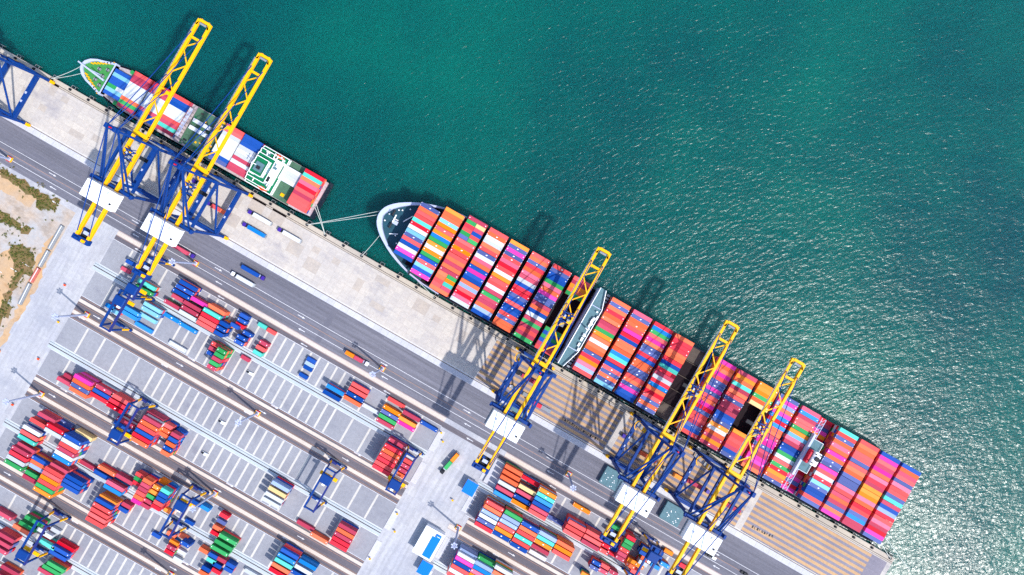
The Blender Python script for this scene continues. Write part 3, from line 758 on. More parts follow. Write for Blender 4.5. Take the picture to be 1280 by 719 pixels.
# ---------------------------------------------------------------- quay cranes
def sts_crane(u, label, trolley_y, tip=45.5, front_trolley=False):
    """local origin: on the quay under the middle of the boom; y is towards the sea"""
    t = tag(empty('quay_crane', (u, -48.15, 0)), label, 'crane', 'blue and yellow quay cranes')
    yo = -48.15
    YW, YL = -32.3 - yo, -64.0 - yo
    for y in (YW, YL):
        s = MB(); s.box(-12.2, 12.2, y - .75, y + .75, 2.6, 4.6, M_blue)
        for x in (-10, 10): s.box(x - 2.2, x + 2.2, y - .9, y + .9, 1.4, 2.6, M_blue)
        s.build('sill_beam', t, bevel=.1)
        for x in (-12.9, 12.9):
            b2 = MB(); b2.cbox(x, y, 1.9, 2.0, 1.9, 2.4, M_yel); b2.cbox(x + (1.3 if x > 0 else -1.3), y, 1.6, .8, .9, .9, M_yel); b2.build('buffer', t)
        for x in (-11.2, -8.8, 8.8, 11.2):
            b2 = MB(); b2.tube((x, y - .35, .45), (x, y + .35, .45), .45, .45, M_dark, 12); b2.build('wheel', t)
    for sx in (-1, 1):
        for y in (YW, YL):
            s = MB(); s.bar((sx * 10, y, 4.6), (sx * 10, y, 46), 1.5, 1.7, M_blue); s.build('leg', t)
        s = MB(); s.box(sx * 10 - 1.1, sx * 10 + 1.1, YL + .9, YW - .9, 10.4, 12.8, M_blue)
        for k in range(9):
            if k % 3 != 1: s.box(sx * 10 - .2, sx * 10 + .5, YL + 3 + k * 3, YL + 4.4 + k * 3, 12.8, 13.6, M_lav if k % 2 else M_blue)
        s.build('portal_beam', t)
        s = MB(); s.box(sx * 10 - .7, sx * 10 + .7, YL, YW, 44.6, 46.4, M_blue); s.build('upper_side_beam', t)
        s = MB(); s.tube((sx * 10, YW - .6, 44.5), (sx * 10, YL + .6, 12.8), .6, .6, M_blue); s.build('diagonal_brace', t)
        s = MB(); s.bar((sx * 9.6, YW, 46), (sx * 3.3, YW, 75.5), 1.2, 1.4, M_blue); s.build('mast_leg', t)
        s = MB(); s.bar((sx * 3.3, YW - .4, 75), (sx * 9.6, YL + 1.0, 47.5), .8, .9, M_blue); s.build('mast_back_leg', t)
    s = MB(); s.box(-12, 12, YW - 1.0, YW + 1.0, 46.3, 49.0, M_blue); s.box(-12, 12, YW + 1.0, YW + 2.0, 46.2, 46.5, M_grey); s.build('front_cross_beam', t, bevel=.1)
    s = MB(); s.box(-13, 13, YL - 1.0, YL + 1.0, 46.3, 49.0, M_blue); s.box(-13, 13, YL + 1.0, YL + 2.0, 46.2, 46.5, M_grey)
    for x in (-13, 13): s.cbox(x, YL, 50, 1.4, 2.4, 1.4, M_blue)
    s.build('rear_cross_beam', t, bevel=.1)
    for y in (YW, YL): s = MB(); s.box(-10, 10, y - .6, y + .6, 13, 14.4, M_blue); s.build('portal_tie', t)
    s = MB(); s.box(-4.4, 4.4, YW - 1.3, YW + 1.3, 75, 76.8, M_blue)
    for x in (-2.7, 2.7): s.cbox(x, YW, 77.4, 1.5, 2.6, 1.6, M_blue)
    s.cbox(0, YW, 77.6, .8, .8, 2.2, M_red); s.build('mast_head', t, bevel=.1)
    # boom (seaward) and rear girders
    zb0, zb1, g = 48.6, 50.6, 3.65
    hy, ty, ry = -29.2 - yo, tip - yo, -98.2 - yo
    s = MB()
    for x in (-g, g): s.box(x - .78, x + .78, hy, ty - .4, zb0, zb1, M_yel)
    s.box(-g - .78, g + .78, hy - 1.6, hy + .8, zb0 - .2, zb1 + .3, M_yel)
    s.box(-g + .5, g - .5, ty - 1.6, ty, zb0, zb1 + .2, M_yel)
    for sx in (-1, 1): s.add([(sx * (g + .78), ty - 4, zb1), (sx * (g + .78), ty - 4, zb0), (sx * 2.2, ty + .4, zb0), (sx * 2.2, ty + .4, zb1), (sx * (g - .5), ty - 4, zb1), (sx * (g - .5), ty - 4, zb0)], [(0, 1, 2, 3) if sx > 0 else (3, 2, 1, 0), (3, 4, 0) if sx > 0 else (0, 4, 3)], M_yel)
    s.box(-g + .5, g - .5, ty - 12.4, ty - 11.0, zb0, zb1 + .4, M_yel)
    s.cbox(0, ty - 2.6, zb1, 4.2, 1.2, .8, M_grey)
    s.build('boom', t, bevel=.12)
    s = MB(); y = ty - 12; sd = 1; ys = [ty - 12.0, ty - 19, ty - 27.5, ty - 36, ty - 44.5, ty - 53, ty - 61, ty - 69.5]
    for k in range(len(ys) - 1):
        s.bar((sd * g, ys[k], zb1 - .3), (-sd * g, ys[k + 1], zb1 - .3), .6, .5, M_yel); sd = -sd
    s.cbox(-g + 1.8, 0 + 48, zb1 + .5, 2.8, 1.0, 1.0, M_yel); s.cbox(g - 1.4, 47, zb1 + .5, 2.2, 2.0, 1.0, M_yel)
    s.build('boom_bracing', t)
    s = MB()
    for k in range(24): s.cbox(-g - 1.15, ty - 5 - k * 2.9, zb1 - .1, .5, 2.6, .12, M_grey)
    s.bar((-g - 1.4, ty - 4, zb1 + .9), (-g - 1.4, hy, zb1 + .9), .08, .08, M_blue); s.build('boom_walkway', t)
    s = MB()
    for x in (-g, g): s.box(x - .85, x + .85, ry, hy - 2.0, zb0 - .5, zb1, M_yel)
    s.build('rear_girder', t, bevel=.12)
    s = MB(); s.box(-g - 1.6, g + 1.6, ry - 2.4, ry + .6, zb0 - 1, zb1 + .3, M_blue); s.cbox(-2, ry - 1.2, zb1 + .9, 2.4, 1.8, 1.4, M_blue); s.cbox(2.3, ry - 1.0, zb1 + .9, 2.0, 1.6, 1.2, M_yel)
    s.box(-g + .85, g - .85, ry + .6, ry + 6, zb0 - 1, zb0 - .6, M_dark); s.cbox(.5, ry + 3.5, zb0 + .3, 3.4, 2, 1.2, M_lav); s.cbox(-1.4, ry + 5.2, zb0 + .3, 1.6, 1.6, 1.6, M_blue); s.build('rear_platform', t)
    # machinery house
    hx0, hx1, hy0, hy1 = -10.2, 10.2, -75.6 - yo, -65.2 - yo
    s = MB(); s.box(hx0, hx1, hy0, hy1, 51.2, 56.4, M_white)
    for k in range(3): s.box(hx0 + 1 + k * 6.6, hx0 + 1.15 + k * 6.6, hy0 + .1, hy1 - .1, 56.4, 56.55, M_grey)
    s.cbox(hx0 + 3.5, hy0 + 6.5, 56.6, 1.6, 1.0, .4, M_lav); s.cbox(hx1 - 6, hy1 - 2, 56.6, 1.0, 1.6, .4, M_lav)
    hs = s.build('machinery_house', t, bevel=.2)
    s = MB(); s.cbox(hx1 - 2.0, hy0 + 3.4, 56.75, 1.0, 1.0, .6, M_dark); s.build('roof_fan', hs)
    s = MB(); s.box(hx0 - 1.1, hx0 - .2, hy0, hy1, 51.0, 51.2, M_grey)
    for k in range(7): s.bar((hx0 - 1.1, hy0 + k * 1.7, 51.2), (hx0 - 1.1, hy0 + k * 1.7, 52.4), .12, .12, M_dark)
    s.build('side_walkway', hs)
    for sx in (-1, 1):
        for (ya, za) in ((8 - yo, 51), (ty - 9, 51)):
            s = MB(); s.tube((sx * 3.0, YW + .8, 76), (sx * g, ya, za), .26, .26, M_blue, 6); s.build('forestay', t)
        s = MB(); s.tube((sx * 3.0, YW - .8, 76), (sx * (g + .2), ry + 3, 51), .3, .3, M_blue, 6); s.build('backstay', t)
        s = MB(); s.tube((sx * 3.3, YW - .4, 75), (sx * 7.0, YL + 1.2, 49), .55, .55, M_blue, 6); s.build('mast_strut', t)
    # trolley and cab
    y = trolley_y - yo
    s = MB(); s.box(-g, g, y - 2.8, y - 2.2, zb1, zb1 + .6, M_blue); s.box(-g, g, y + 2.2, y + 2.8, zb1, zb1 + .6, M_blue); s.bar((-2.8, y - 2.5, zb1 + .4), (2.8, y + 2.5, zb1 + .4), .5, .5, M_blue)
    s.bar((2.8, y - 2.5, zb1 + .4), (-2.8, y + 2.5, zb1 + .4), .5, .5, M_blue)
    for q_ in range(4):
        s.bar((-2.9, y - 4 + q_ * 2, zb1 + .2), (2.9, y - 2 + q_ * 2, zb1 + .2), .45, .4, M_blue); s.bar((2.9, y - 4 + q_ * 2, zb1 + .25), (-2.9, y - 2 + q_ * 2, zb1 + .25), .4, .4, M_dark)
    s.cbox(-1.2, y + .6, zb1 + .5, .9, 1.2, 1.0, M_lav); s.cbox(1.5, y - .9, zb1 + .5, 1.5, 1.2, 1.2, M_grey); s.cbox(.6, y + 1.6, zb1 + .7, .9, .9, .9, M_yel)
    tr = s.build('trolley', t)
    s = MB(); s.box(-1.2, 1.2, y - 6.0, y - 3.6, zb0 - 3.4, zb0 - .6, M_grey); s.box(-1.45, 1.45, y - 3.5, y - 3.35, zb0 - 3, zb0 - 1.2, M_glass); s.build('operator_cab', tr)
    s = MB()
    for sx in (-2, 2):
        for sy in (-1.6, 1.6): s.tube((sx, y + sy, zb0), (sx, y + sy, 34), .06, .06, M_dark, 4)
    s.build('hoist_rope', tr)
    s = MB(); s.box(-3.05, 3.05, y - 1.1, y + 1.1, 33.2, 34.2, M_dark); s.build('spreader', tr)
    s = MB(); N_ = 8
    for k in range(N_):
        a0, a1 = math.pi * (.5 + k / N_), math.pi * (.5 + (k + 1) / N_)
        s.bar((-10.8 + 2.2 * math.cos(a0), YW - 3 + 3.0 * math.sin(a0), 22), (-10.8 + 2.2 * math.cos(a1), YW - 3 + 3.0 * math.sin(a1), 22), .5, .8, M_yel)
    s.build('ladder_cage', t)
    # stair tower at a seaside leg
    s = MB()
    for k in range(8): s.box(-11.9, -10.9, YW - 3.4, YW - .9, 8 + k * 5, 8.2 + k * 5, M_yel if k > 5 else M_grey)
    s.bar((-11.9, YW - 3.4, 4), (-11.9, YW - 3.4, 46), .15, .15, M_blue); s.bar((-10.9, YW - 3.4, 4), (-10.9, YW - 3.4, 46), .15, .15, M_blue); s.build('stair', t)
    return t
CR = [(-337.0, 'blue quay crane at the edge of the view beyond the small ship\'s bow', -43), (-229.3, 'quay crane with its yellow boom over the small ship\'s forward stacks', -43),
      (-189.3, 'quay crane with its yellow boom over the small ship\'s middle hatch', -43), (35.8, 'quay crane standing ahead of the big ship\'s bridge house', 0.5),
      (120.8, 'quay crane over the empty bay in the middle of the big ship', 0.5), (164.6, 'quay crane over the open hold nearest the big ship\'s funnel', 0.5)]
for u, lab, ty in CR:
    t = sts_crane(u, lab, ty)
    if u < -300:      # its boom is raised
        R = Matrix.Rotation(rad(80), 4, 'X'); pv = Vector((0, 19.0, 50.0)); off = pv - R.to_3x3() @ pv
        for o in [x for x in list(COL.objects) if x.parent == t]:
            if o.name.split('.')[0] in ('boom', 'boom_bracing', 'boom_walkway'): o.rotation_euler = (rad(80), 0, 0); o.location = off
            elif o.name.startswith('forestay'): bpy.data.objects.remove(o)

for (a_, b_) in (((703, 523.5), (749, 551.5)), ((940, 658.5), (966, 671.5)), ((783, 569), (801, 577))):
    A_, B_ = P(*a_), P(*b_); s = MB(); x = A_[0]; rr = random.Random(int(A_[0]))
    while x < B_[0]:
        y = A_[1] + (B_[1] - A_[1]) * (x - A_[0]) / (B_[0] - A_[0])
        s.sheet(x, x + .35, y - .9, y + .9, .03, M_dark)
        if rr.random() < .6: s.sheet(x + .35, x + 1.0, y + rr.choice((-.9, 0, .6)), y + rr.choice((-.6, .3, .9)) + .01, .03, M_dark)
        if rr.random() < .5: s.sheet(x + .9, x + 1.15, y - .9, y + .5, .034, M_dark)
        x += 1.75
    tag(s.build('lettering_marks'), kind='structure')
# hatch covers laid on the road behind the cranes
for (x, y, n_, lab) in ((42, -70.5, 1, 'grey green hatch cover lying behind the crane beside the big ship\'s bridge'), (117.5, -75.2, 2, 'teal hatch cover with white fittings behind the middle crane of the big ship'),
                       (162.5, -75.6, 2, 'teal hatch cover with white fittings behind the crane nearest the funnel')):
    t = tag(empty('hatch_cover', (x, y, 0)), lab, 'hatch cover', 'hatch covers landed behind the cranes')
    for k in range(n_):
        s = MB(); s.box(-6.8, 6.8, -6, 6, .3 + k * 1.5, 1.5 + k * 1.5, M_teal); s.build('panel', t, bevel=.15)
    s = MB()
    for i in range(14): s.cbox(rs.uniform(-6, 6), rs.uniform(-5, 5), n_ * 1.5 + .12, .5, .5, .22, M_white)
    s.build('locking_cones_pattern', t)

# ---------------------------------------------------------------- yard gantry cranes
def rtg(u, y0, y1, label, ht=1):
    cy = (y0 + y1) / 2; h = abs(y0 - y1) / 2
    t = tag(empty('yard_gantry_crane', (u, cy, 0)), label, 'crane', 'rubber tyred gantry cranes in the yard')
    Z = 20.0
    for sy in (-1, 1):
        s = MB(); s.box(-6.4, 6.4, sy * h - .7, sy * h + .7, 1.3, 2.6, M_blue); s.cbox(-2.6, sy * h, 3.3, 4, 1.9, 1.6, M_blue if sy < 0 else M_rtggirder); s.cbox(3.2, sy * h, 3.0, 2.2, 1.6, 1.0, M_lav); s.build('sill_beam', t)
        for x in (-5.6, -3.6, 3.6, 5.6):
            s = MB(); s.tube((x, sy * h - .4, .75), (x, sy * h + .4, .75), .75, .75, M_tyre, 12); s.build('wheel', t)
        for sx in (-1, 1):
            s = MB(); s.bar((sx * 4.6, sy * h, 2.6), (sx * 3.9, sy * h, 9.5), 1.0, 1.1, M_yel); s.bar((sx * 3.9, sy * h, 9.5), (sx * 3.2, sy * h, Z), .95, 1.0, M_blue); s.build('leg', t)
    for sx in (-1, 1):
        s = MB(); s.box(sx * 3.2 - .55, sx * 3.2 + .55, -h - 1.2, h + 1.2, Z, Z + 1.5, M_blue if sx < 0 else M_rtggirder); s.build('girder', t)
    for y in (-h - .8, h + .8): s = MB(); s.box(-3.2, 3.2, y - .4, y + .4, Z, Z + 1, M_blue); s.build('end_tie', t)
    s = MB(); y = ht * (h - 5.0); s.box(-3.6, 3.6, y - 3.0, y + 3.0, Z + 1.6, Z + 3.6, M_blue); tr = s.build('trolley', t, bevel=.5)
    s = MB(); s.box(-1, 1, y - 5.2, y - 3.3, Z - 2.2, Z + .2, M_white); s.build('operator_cab', tr)
    s = MB(); s.box(-6, 6, y - 1.1, y + 1.1, 15.2, 16.0, M_yel)
    for sx in (-1, 1): s.tube((sx * 1.6, y, 16), (sx * 1.6, y, Z + 1.6), .07, .07, M_dark, 4)
    s.build('spreader', tr)
    return t
HA = lambda k: (-96.1 - PER * k, -122.1 - PER * k)
HB = lambda k: (-122.1 - PER * k, -146.3 - PER * k)
rtg(-203, *HA(0), 'blue yard gantry crane behind the second quay crane, nearer the road', -1)
rtg(-206, *HB(0), 'blue yard gantry crane over sky blue containers behind the second quay crane', 1)
rtg(-167, *HB(1), 'blue yard gantry crane over tall red stacks in the fourth yard strip', -1)
rtg(-110.5, *HA(2), 'blue yard gantry crane beside the green containers in the fifth yard strip', 1)
rtg(-41, *HA(1), 'lone blue yard gantry crane over empty slots', 1)
rtg(-2.5, *HB(0), 'yard gantry crane beside the tall red stack by the crossroad', -1)
rtg(158, *HA(0), 'yard gantry crane among short containers behind the middle quay cranes', 1)
rtg(-180, *HA(3), 'yard gantry crane nearest the corner over green and white containers', -1)

# ---------------------------------------------------------------- light masts
def mast():
    t = empty('light_mast')
    s = MB(); s.cbox(0, 0, .5, 2.4, 2.4, 1.0, M_strip)
    for a_ in (-1, 1): s.cbox(a_ * 1.5, 0, .5, .4, 3.2, 1.0, M_yel); s.cbox(0, a_ * 1.5, .5, 2.6, .4, 1.0, M_red)
    s.build('base', t)
    s = MB(); s.tube((0, 0, 1.2), (0, 0, 31), .75, .5, M_mast, 10); s.build('pole', t)
    s = MB()
    for k in range(12):
        a = 2 * math.pi * k / 12; a2 = 2 * math.pi * (k + 1) / 12
        s.bar((1.3 * math.cos(a), 1.3 * math.sin(a), 31), (1.3 * math.cos(a2), 1.3 * math.sin(a2), 31), .5, .3, M_lav)
        if k % 3 == 0: s.bar((0, 0, 31), (1.3 * math.cos(a), 1.3 * math.sin(a), 31), .4, .2, M_lav)
    s.build('crown_ring', t)
    for k in range(6):
        a = 2 * math.pi * k / 6; s = MB(); s.cbox(1.7 * math.cos(a), 1.7 * math.sin(a), 31.3, .8, .8, .5, M_lav); s.build('floodlight', t)
    return t
mp = mast(); first = True
for (x, y, lab) in ((12.5, 199.5, 'tall light mast by the road beyond the sandy bank'), (245, 330, 'tall light mast in the road beside the second quay crane'), (478, 461, 'tall light mast behind the maroon and orange truck'),
                    (711, 593, 'tall light mast in the road behind the middle quay crane'), (109, 394, 'tall light mast at the yard edge nearest the barrier wall'), (52, 493, 'tall light mast at the yard edge near the maroon stacks'),
                    (322, 517, 'tall light mast between the empty slots'), (269, 617, 'tall light mast beside the gantry crane of the fifth yard strip'), (573, 660, 'tall light mast beside the white building with blue roof'),
                    (214, 718, 'tall light mast at the lower edge beside short containers')):
    o = mp if first else copy_tree(mp); first = False
    u, v = P(x, y); o.location = (u, v, 0); tag(o, lab, 'light mast', 'tall light masts of the terminal')

# ---------------------------------------------------------------- trucks
def truck(cab_mat, L=13.0):
    t = empty('terminal_truck')
    s = MB(); s.box(0.2, 2.4, -1.25, 1.25, .9, 3.1, cab_mat); cab = s.build('cab', t, bevel=.15)
    s = MB(); s.box(.16, .22, -1.05, 1.05, 1.9, 2.8, M_glass); s.build('windscreen', cab)
    s = MB(); s.box(.5, 5.4, -.5, .5, .7, 1.1, M_dark); s.cbox(3.6, 0, 1.2, 1.4, 1.6, .3, M_lav); s.box(2.5, 3.0, -1.1, 1.1, .9, 2.4, M_dark); s.build('chassis', t)
    s = MB(); s.box(4.2, 4.4 + L, -1.2, 1.2, 1.15, 1.4, M_grey); s.box(4.2, 4.4 + L, -.3, .3, .8, 1.15, M_dark); s.build('trailer', t)
    for x in (1.2, 4.6, 3.6 + L - 2.2, 3.6 + L - .8):
        for y in (-1.05, 1.05):
            s = MB(); s.tube((x, y - .2, .5), (x, y + .2, .5), .5, .5, M_tyre, 10); s.build('wheel', t)
    return t
proto = {}
def put_truck(px, py, flip, cab, load, lab, rz=None, L=13.0, loads=None):
    """px,py: where the nose is; flip False -> nose towards -x"""
    key = (cab.name, L)
    if key in proto: o = copy_tree(proto[key])
    else: o = truck(cab, L); proto[key] = o
    u, v = P(px, py, 2); a = (math.pi if flip else 0.0) if rz is None else rz
    o.location = (u, v, 0); o.rotation_euler = (0, 0, a); tag(o, lab, 'truck', 'trucks driving through the terminal')
    x = 4.3
    for i, (c, ln) in enumerate(load):
        LL = 12.3 if ln == 40 else 6.1
        q = bpy.data.objects.new('trailer_container', cmesh(LL, c, 0)); COL.objects.link(q)
        d = Vector((x, CW / 2, 0)); d.rotate(Matrix.Rotation(a, 3, 'Z'))
        q.location = (u + d.x, v + d.y, 1.42); q.rotation_euler = (0, 0, a)
        tag(q, f'{PAL[c][0]} container riding on the {lab.replace("truck", "truck").split(" truck")[0]} truck' if i == 0 else f'second {PAL[c][0]} container riding on the {lab.split(" truck")[0]} truck', 'container', 'containers riding on trucks')
        x += LL + .3
put_truck(310.5, 264.5, False, M_purple, [('W', 40)], 'white loaded purple cab truck nearest the small ship\'s stern')
put_truck(303.5, 280, False, M_purple, [('S', 40)], 'blue loaded purple cab truck on the apron beside crane')
put_truck(347.5, 286.5, False, M_purple, [('W', 40)], 'foremost white loaded purple cab truck on the open apron')
put_truck(331, 349.5, True, M_purple, [('B', 40)], 'blue loaded truck on the grey road')
put_truck(289.5, 341.5, False, M_white, [('W', 40)], 'white cab white loaded truck on the grey road')
put_truck(461, 456.5, True, M_white, [('D', 20), ('A', 20)], 'maroon and amber loaded truck on the road')
put_truck(258.5, 253.5, False, M_purple, [('R', 20), ('O', 20)], 'red and orange loaded truck under the second quay crane')
put_truck(219, 201, False, M_purple, [('D', 20), ('O', 20)], 'maroon and orange loaded truck between the first two quay cranes')
put_truck(241, 226, False, M_purple, [('W', 40)], 'white loaded truck under the second crane girders')
put_truck(243.5, 322, True, M_purple, [('D', 40)], 'maroon loaded truck behind the second quay crane')
put_truck(551, 592, False, M_dark, [('G', 20), ('A', 20)], 'green and amber loaded truck in the crossroad', rz=rad(78))
put_truck(858.5, 602.5, True, M_purple, [('A', 20)], 'amber loaded truck under the middle quay cranes')
put_truck(886.5, 616, True, M_purple, [('D', 40)], 'first maroon loaded truck on the banded apron')
put_truck(896.5, 624, False, M_purple, [('D', 40)], 'second maroon loaded truck on the banded apron')
put_truck(777.5, 544, False, M_purple, [], 'empty purple cab truck beside the pale apron strip')
put_truck(792, 561, False, M_dark, [('O', 40)], 'orange loaded truck beneath the middle quay crane')
put_truck(645, 465, False, M_dark, [('D', 40)], 'maroon loaded truck under the crane by the bridge house')
put_truck(632, 480, False, M_dark, [], 'empty dark truck under the crane by the bridge house')
put_truck(659, 499, False, M_dark, [('K', 20)], 'crimson loaded truck under the crane by the bridge house')

def pickup(px, py, flip, lab, col=M_white):
    u, v = P(px, py, 1); t = tag(empty('pickup_car', (u, v, 0), math.pi if flip else 0), lab, 'car', 'cars on the terminal roads')
    s = MB(); s.box(-2.5, 2.5, -.95, .95, .45, 1.05, col); s.box(-.6, 1.3, -.85, .85, 1.05, 1.75, col); s.build('body', t, bevel=.12)
    s = MB(); s.box(1.3, 1.36, -.75, .75, 1.1, 1.65, M_glass); s.build('windscreen', t); s = MB(); s.box(-2.4, -.7, -.8, .8, 1.06, 1.1, M_dark); s.build('load_bed', t)
    for x in (-1.6, 1.6):
        for y in (-.9, .9): s = MB(); s.tube((x, y - .12, .38), (x, y + .12, .38), .38, .38, M_tyre, 10); s.build('wheel', t)
pickup(891, 697.5, False, 'white pickup on the road behind the last quay crane'); pickup(886, 694.5, False, 'dark pickup close behind a white pickup on the road', M_dark)
pickup(930.5, 717.5, False, 'dark car at the lower edge of the grey road', M_dark); pickup(257, 620, False, 'white pickup in the lane beside the gantry crane') if False else None
pickup(872, 560, False, 'white pickup parked on the banded apron under a crane'); pickup(808, 548, False, 'grey pickup parked on the banded apron beside the pale strip', M_grey)
pickup(277.5, 528.5, False, 'white pickup parked in an empty slot of the third yard strip'); pickup(256, 568, False, 'white pickup parked in an empty slot of the fourth yard strip')
pickup(312.5, 467, False, 'white pickup parked in an empty slot of the second yard strip')

# ---------------------------------------------------------------- buildings
def rot_box_building(x0, x1, y0, y1, h, name, lab, roofm, strip=None):
    t = tag(empty(name, ((x0 + x1) / 2, (y0 + y1) / 2, 0)), lab, 'building')
    a, c = (x1 - x0) / 2, (y1 - y0) / 2
    s = MB(); s.box(-a, a, -c, c, 0, h, M_white); s.build('wall', t)
    s = MB(); s.box(-a - .4, a + .4, -c - .4, c + .4, h, h + .35, roofm)
    for k in range(int(2 * a / 1.2)): s.box(-a + k * 1.2, -a + k * 1.2 + .12, -c - .3, c + .3, h + .35, h + .42, roofm)
    r = s.build('roof', t)
    if strip:
        s = MB(); s.box(strip[0] - (x0 + x1) / 2, strip[1] - (x0 + x1) / 2, -c + .8, c - 3.5, h + .42, h + .6, M_roofblue); s.build('blue_roof_panel', r)
        s = MB(); s.cbox(a - 3, c - 2.2, h + .9, 3.4, 2.4, .9, M_roofblue); s.cbox(a - 3, c - 2.2, h + 1.4, 2.2, .3, .1, M_white); s.build('roof_unit', r)
    s = MB(); s.box(a, a + .05, -1, 1, 0, 2.4, M_dark); s.build('door', t)
    return t
u0, v0 = P(551, 666, 6); u1, v1 = P(548, 700, 6)
rot_box_building(28.5, 41.5, -178.0, -159.6, 6, 'warehouse', 'white flat roofed building with a long blue roof panel', M_white, (34.8, 40.4))
u, v = P(587.5, 611, 5); rot_box_building(u - 3.6, u + 3.6, v - 4, v + 4, 4.5, 'gate_booth', 'small booth with bright blue roof below the crossroad\'s truck', M_roofblue)
u, v = P(531, 712, 5); rot_box_building(u - 3.6, u + 3.6, v - 4, v + 4, 4.5, 'gate_booth', 'small booth with bright blue roof beside the white building', M_roofblue)
rot_box_building(297.5, 302.4, -64, -57.5, 3.5, 'gate_booth', 'small booth with blue roof at the far end of the quay', M_roofblue)
# pale platform beside the right yard strip
t = tag(empty('loading_platform', (50.5, -110, 0)), 'bare white raised platform at the head of the first strip past the crossroad', 'platform')
s = MB(); s.box(-4.5, 4.5, -8.5, 8.5, .02, .5, M_strip); s.build('slab', t); s = MB(); s.box(-4.5, -4.3, -8.5, 8.5, .5, 1.4, M_grey); s.build('railing', t)
# barrier blocks along the yard's dirt edge
for i, (a, c, m, lab) in enumerate([((79.5, 283), (63, 312), M_grey, 'grey barrier wall block at the road end of the row'), ((62, 314), (51, 334), M_grey, 'grey barrier wall block second from the road'), ((50, 336), (40, 353), M_brick, 'brick red barrier wall block'), ((39, 355), (26, 381), M_grey, 'grey barrier wall block farthest from the road')]):
    A_, B_ = P(*a), P(*c); t = tag(empty('barrier_wall', (A_[0], A_[1], 0)), lab, 'wall', 'barrier blocks along the yard edge')
    s = MB(); s.bar((0, 0, .9), (B_[0] - A_[0], B_[1] - A_[1], .9), 2.4, 1.8, m); s.build('block', t, bevel=.15); s = MB(); s.bar((.0, 0, 1.86), ((B_[0] - A_[0]) * .98, (B_[1] - A_[1]) * .98, 1.86), .3, .12, M_white); s.build('coping', t)

# ---------------------------------------------------------------- quay fittings
def bollard():
    s = MB(); s.tube((0, 0, 0), (0, 0, .8), .45, .36, M_dark, 12); s.tube((0, 0, .8), (0, 0, 1.1), .7, .65, M_dark, 12); s.cbox(0, 0, .04, 1.6, 1.6, .07, M_dark); return s.build('bollard')
def fender():
    s = MB(); s.box(-1.3, 1.3, .1, .9, -3.4, -1.3, M_dark)
    for a_ in (-1.4, 1.2): s.box(a_, a_ + .2, .1, 1.9, -1.1, -.9, M_grey)
    s.box(-1.4, 1.4, 1.7, 1.9, -3.6, -.9, M_grey) ; return s.build('quay_fender')
bo, fe = bollard(), fender(); x = -408.0; k = 0
while x < 302:
    o = bo if k == 0 else bo.copy()
    if k: COL.objects.link(o)
    o.location = (x, EDGE - 1.3, 0.008); tag(o, 'squat dark bollard standing on the pale quay edge', 'bollard', 'bollards along the quay edge')
    o = fe if k == 0 else fe.copy()
    if k: COL.objects.link(o)
    o.location = (x + .4, EDGE, 0); tag(o, 'grey fender panel hanging from the quay face', 'fender', 'fenders along the quay face')
    x += 13.62; k += 1
def rope(p, q, lab):
    s = MB(); p, q = Vector(p), Vector(q); N = 8; pts = []
    for i in range(N + 1):
        t = i / N; c = p.lerp(q, t); c.z -= 4 * t * (1 - t) * 1.2; pts.append(c)
    for i in range(N): s.tube(pts[i], pts[i + 1], .17, .17, M_rope, 6)
    tag(s.build('mooring_line'), lab, 'rope', 'mooring lines of the ships')
BX = lambda i: -408 + 13.62 * i
def bol(px, py): 
    u = P(px, py)[0]; i = round((u + 408) / 13.62); return (BX(i), EDGE - 1.3, 1.0)
bt = (-95.0, 1.5, 13.5); bl = (-88.5, -12, 13.5)
rope(bol(396, 284), bt, 'upper mooring line from the big ship\'s bow'); rope(bol(396, 284), (-95.2, -1.5, 13.5), 'lower mooring line from the big ship\'s bow')
rope(bol(444, 311), bl, 'short mooring line from the big ship\'s bow shoulder'); rope(bol(545, 366), (-60, -24.2, 13.5), 'mooring line at the big ship\'s forward flank')
rope(bol(420, 297), (-135, -16, 6.5), 'first stern mooring line of the small ship'); rope(bol(420, 297), (-135, -18, 6.5), 'second stern mooring line of the small ship')
rope(bol(68, 98), (-307.5, -13, 8.8), 'upper bow mooring line of the small ship'); rope(bol(68, 98), (-305, -17, 8.8), 'lower bow mooring line of the small ship')
rope(bol(1106, 693), (274, -20, 13), 'first stern mooring line of the big ship'); rope(bol(1127, 705), (274, -16, 13), 'second stern mooring line of the big ship')
# small yard clutter at the strip ends
cl = [(552, 541, M_yel), (554, 552, M_yel), (497, 642, M_yel), (494, 664, M_yel), (463, 698, M_yel), (541, 669, M_yel), (566, 625, M_yel), (75, 403, M_yel), (50, 449, M_orange), (83, 357, M_orange), (1, 439, M_orange), (18, 506, M_orange)]
for i, (x, y, m) in enumerate(cl):
    u, v = P(x, y); t = tag(empty('sign_post', (u, v, 0)), 'small yellow or orange guard post standing on pale yard concrete', 'post', 'guard posts at the strip ends')
    s = MB(); s.tube((0, 0, 0), (0, 0, 2.2), .12, .12, M_grey); s.build('pole', t); s = MB(); s.cbox(0, 0, 1.8, 1.3, 1.0, .8, m); s.build('panel', t)
# plinths at the ends of the strips
pl = MB()
for k in range(3):
    o_ = -PER * k
    for (a, c) in ((5.0, 9.0), (43.0, 47.0)):
        pl.box(a, c, -142 + o_, -127 + o_, 0.03, .25, M_strip); pl.box(a, c, -118 + o_, -103 + o_, 0.03, .25, M_strip)
tag(pl.build('pavement_kerb'), kind='structure')

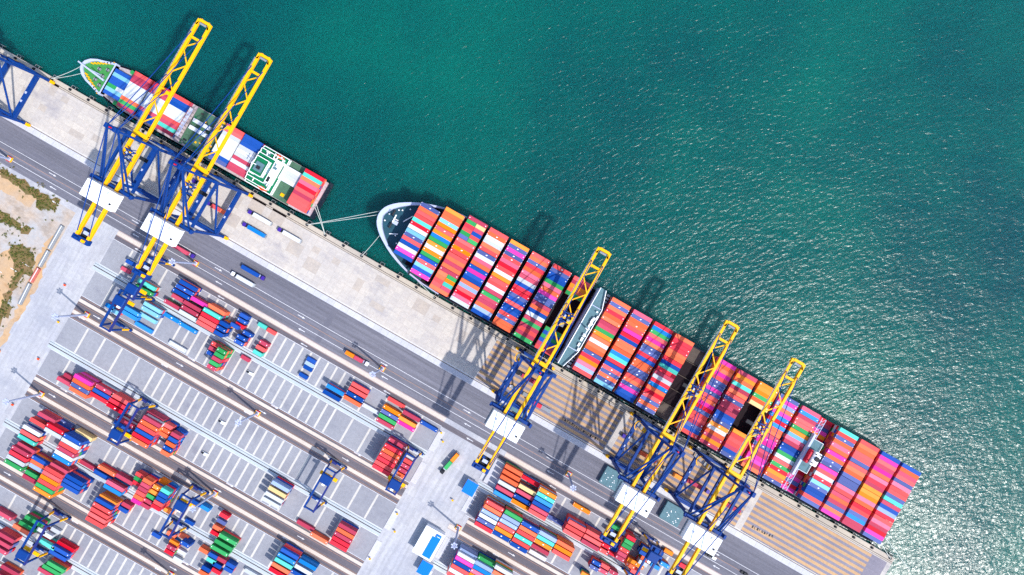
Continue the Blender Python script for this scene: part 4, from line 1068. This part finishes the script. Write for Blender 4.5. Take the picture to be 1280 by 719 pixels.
# ---------------------------------------------------------------- scrub (leafy clumps)
M_leaf = [paint('leaf_a', (84, 96, 38), .8, dirt=.3), paint('leaf_b', (124, 108, 60), .8, dirt=.3), paint('leaf_c', (66, 80, 34), .8, dirt=.3)]
def inside(p, poly):
    c = False; n = len(poly)
    for i in range(n):
        a, b_ = poly[i], poly[i - 1]
        if (a[1] > p[1]) != (b_[1] > p[1]) and p[0] < (b_[0] - a[0]) * (p[1] - a[1]) / (b_[1] - a[1]) + a[0]: c = not c
    return c
s = MB(); rg = random.Random(5)
for q in SCR:
    wp = [P(*p) for p in q]; xs = [p[0] for p in wp]; ys = [p[1] for p in wp]
    area = 0; made = 0
    for _ in range(1500):
        p = (rg.uniform(min(xs) - 4, max(xs) + 4), rg.uniform(min(ys) - 4, max(ys) + 4))
        if not inside(p, wp) and rg.random() > .05: continue
        made += 1
        if made > 230: break
        r = rg.uniform(.25, 1.3)
        for _k in range(16):
            th, ph = rg.uniform(0, 6.28), rg.uniform(0, 1.4); rr = r * rg.uniform(.5, 1)
            c = Vector((p[0] + rr * math.cos(th) * math.cos(ph), p[1] + rr * math.sin(th) * math.cos(ph), rr * math.sin(ph)))
            d = Vector((rg.uniform(-1, 1), rg.uniform(-1, 1), rg.uniform(-.6, .6))) * .38; e = Vector((rg.uniform(-1, 1), rg.uniform(-1, 1), rg.uniform(-.6, .6))) * .38
            s.add([c - d, c + e, c + d, c - e], [(0, 1, 2, 3)], M_leaf[rg.randrange(3)])
tag(s.build('scrub'), 'low green and brown scrub growing on the dirt ground', kind='stuff')

# ---------------------------------------------------------------- camera, light
cam = bpy.data.cameras.new('camera'); co = bpy.data.objects.new('camera', cam); COL.objects.link(co)
cam.sensor_width = 36; cam.lens = F0 / 1280 * 36; cam.clip_end = 20000; cam.clip_start = 1
co.location = (0, 0, H0); co.rotation_euler = (0, 0, rad(TH)); sc.camera = co
EL, AZ = 53.0, -11.0
d = Vector((math.cos(rad(EL)) * math.cos(rad(AZ)), math.cos(rad(EL)) * math.sin(rad(AZ)), math.sin(rad(EL))))
su = bpy.data.lights.new('sun', 'SUN'); su.energy = 2.7; su.angle = rad(0.9); su.color = (1, 0.96, 0.9)
so = bpy.data.objects.new('sun', su); COL.objects.link(so); so.rotation_euler = d.to_track_quat('Z', 'Y').to_euler()
w = bpy.data.worlds.new('World'); sc.world = w; w.use_nodes = True; nt = w.node_tree
sk = nt.nodes.new('ShaderNodeTexSky'); sk.sky_type = 'NISHITA'; sk.sun_disc = False
sk.sun_elevation = rad(EL); sk.sun_rotation = rad(90 - AZ); sk.air_density = 1.0; sk.dust_density = 1.0
nt.links.new(sk.outputs[0], nt.nodes['Background'].inputs[0]); nt.nodes['Background'].inputs[1].default_value = 0.15
sc.view_settings.view_transform = 'Standard'; sc.view_settings.look = 'None'; sc.view_settings.exposure = 0.98; sc.view_settings.gamma = 1
sc.render.engine = 'CYCLES'
sc.cycles.use_denoising = False
sc.cycles.max_bounces = 5; sc.cycles.diffuse_bounces = 3; sc.cycles.glossy_bounces = 3
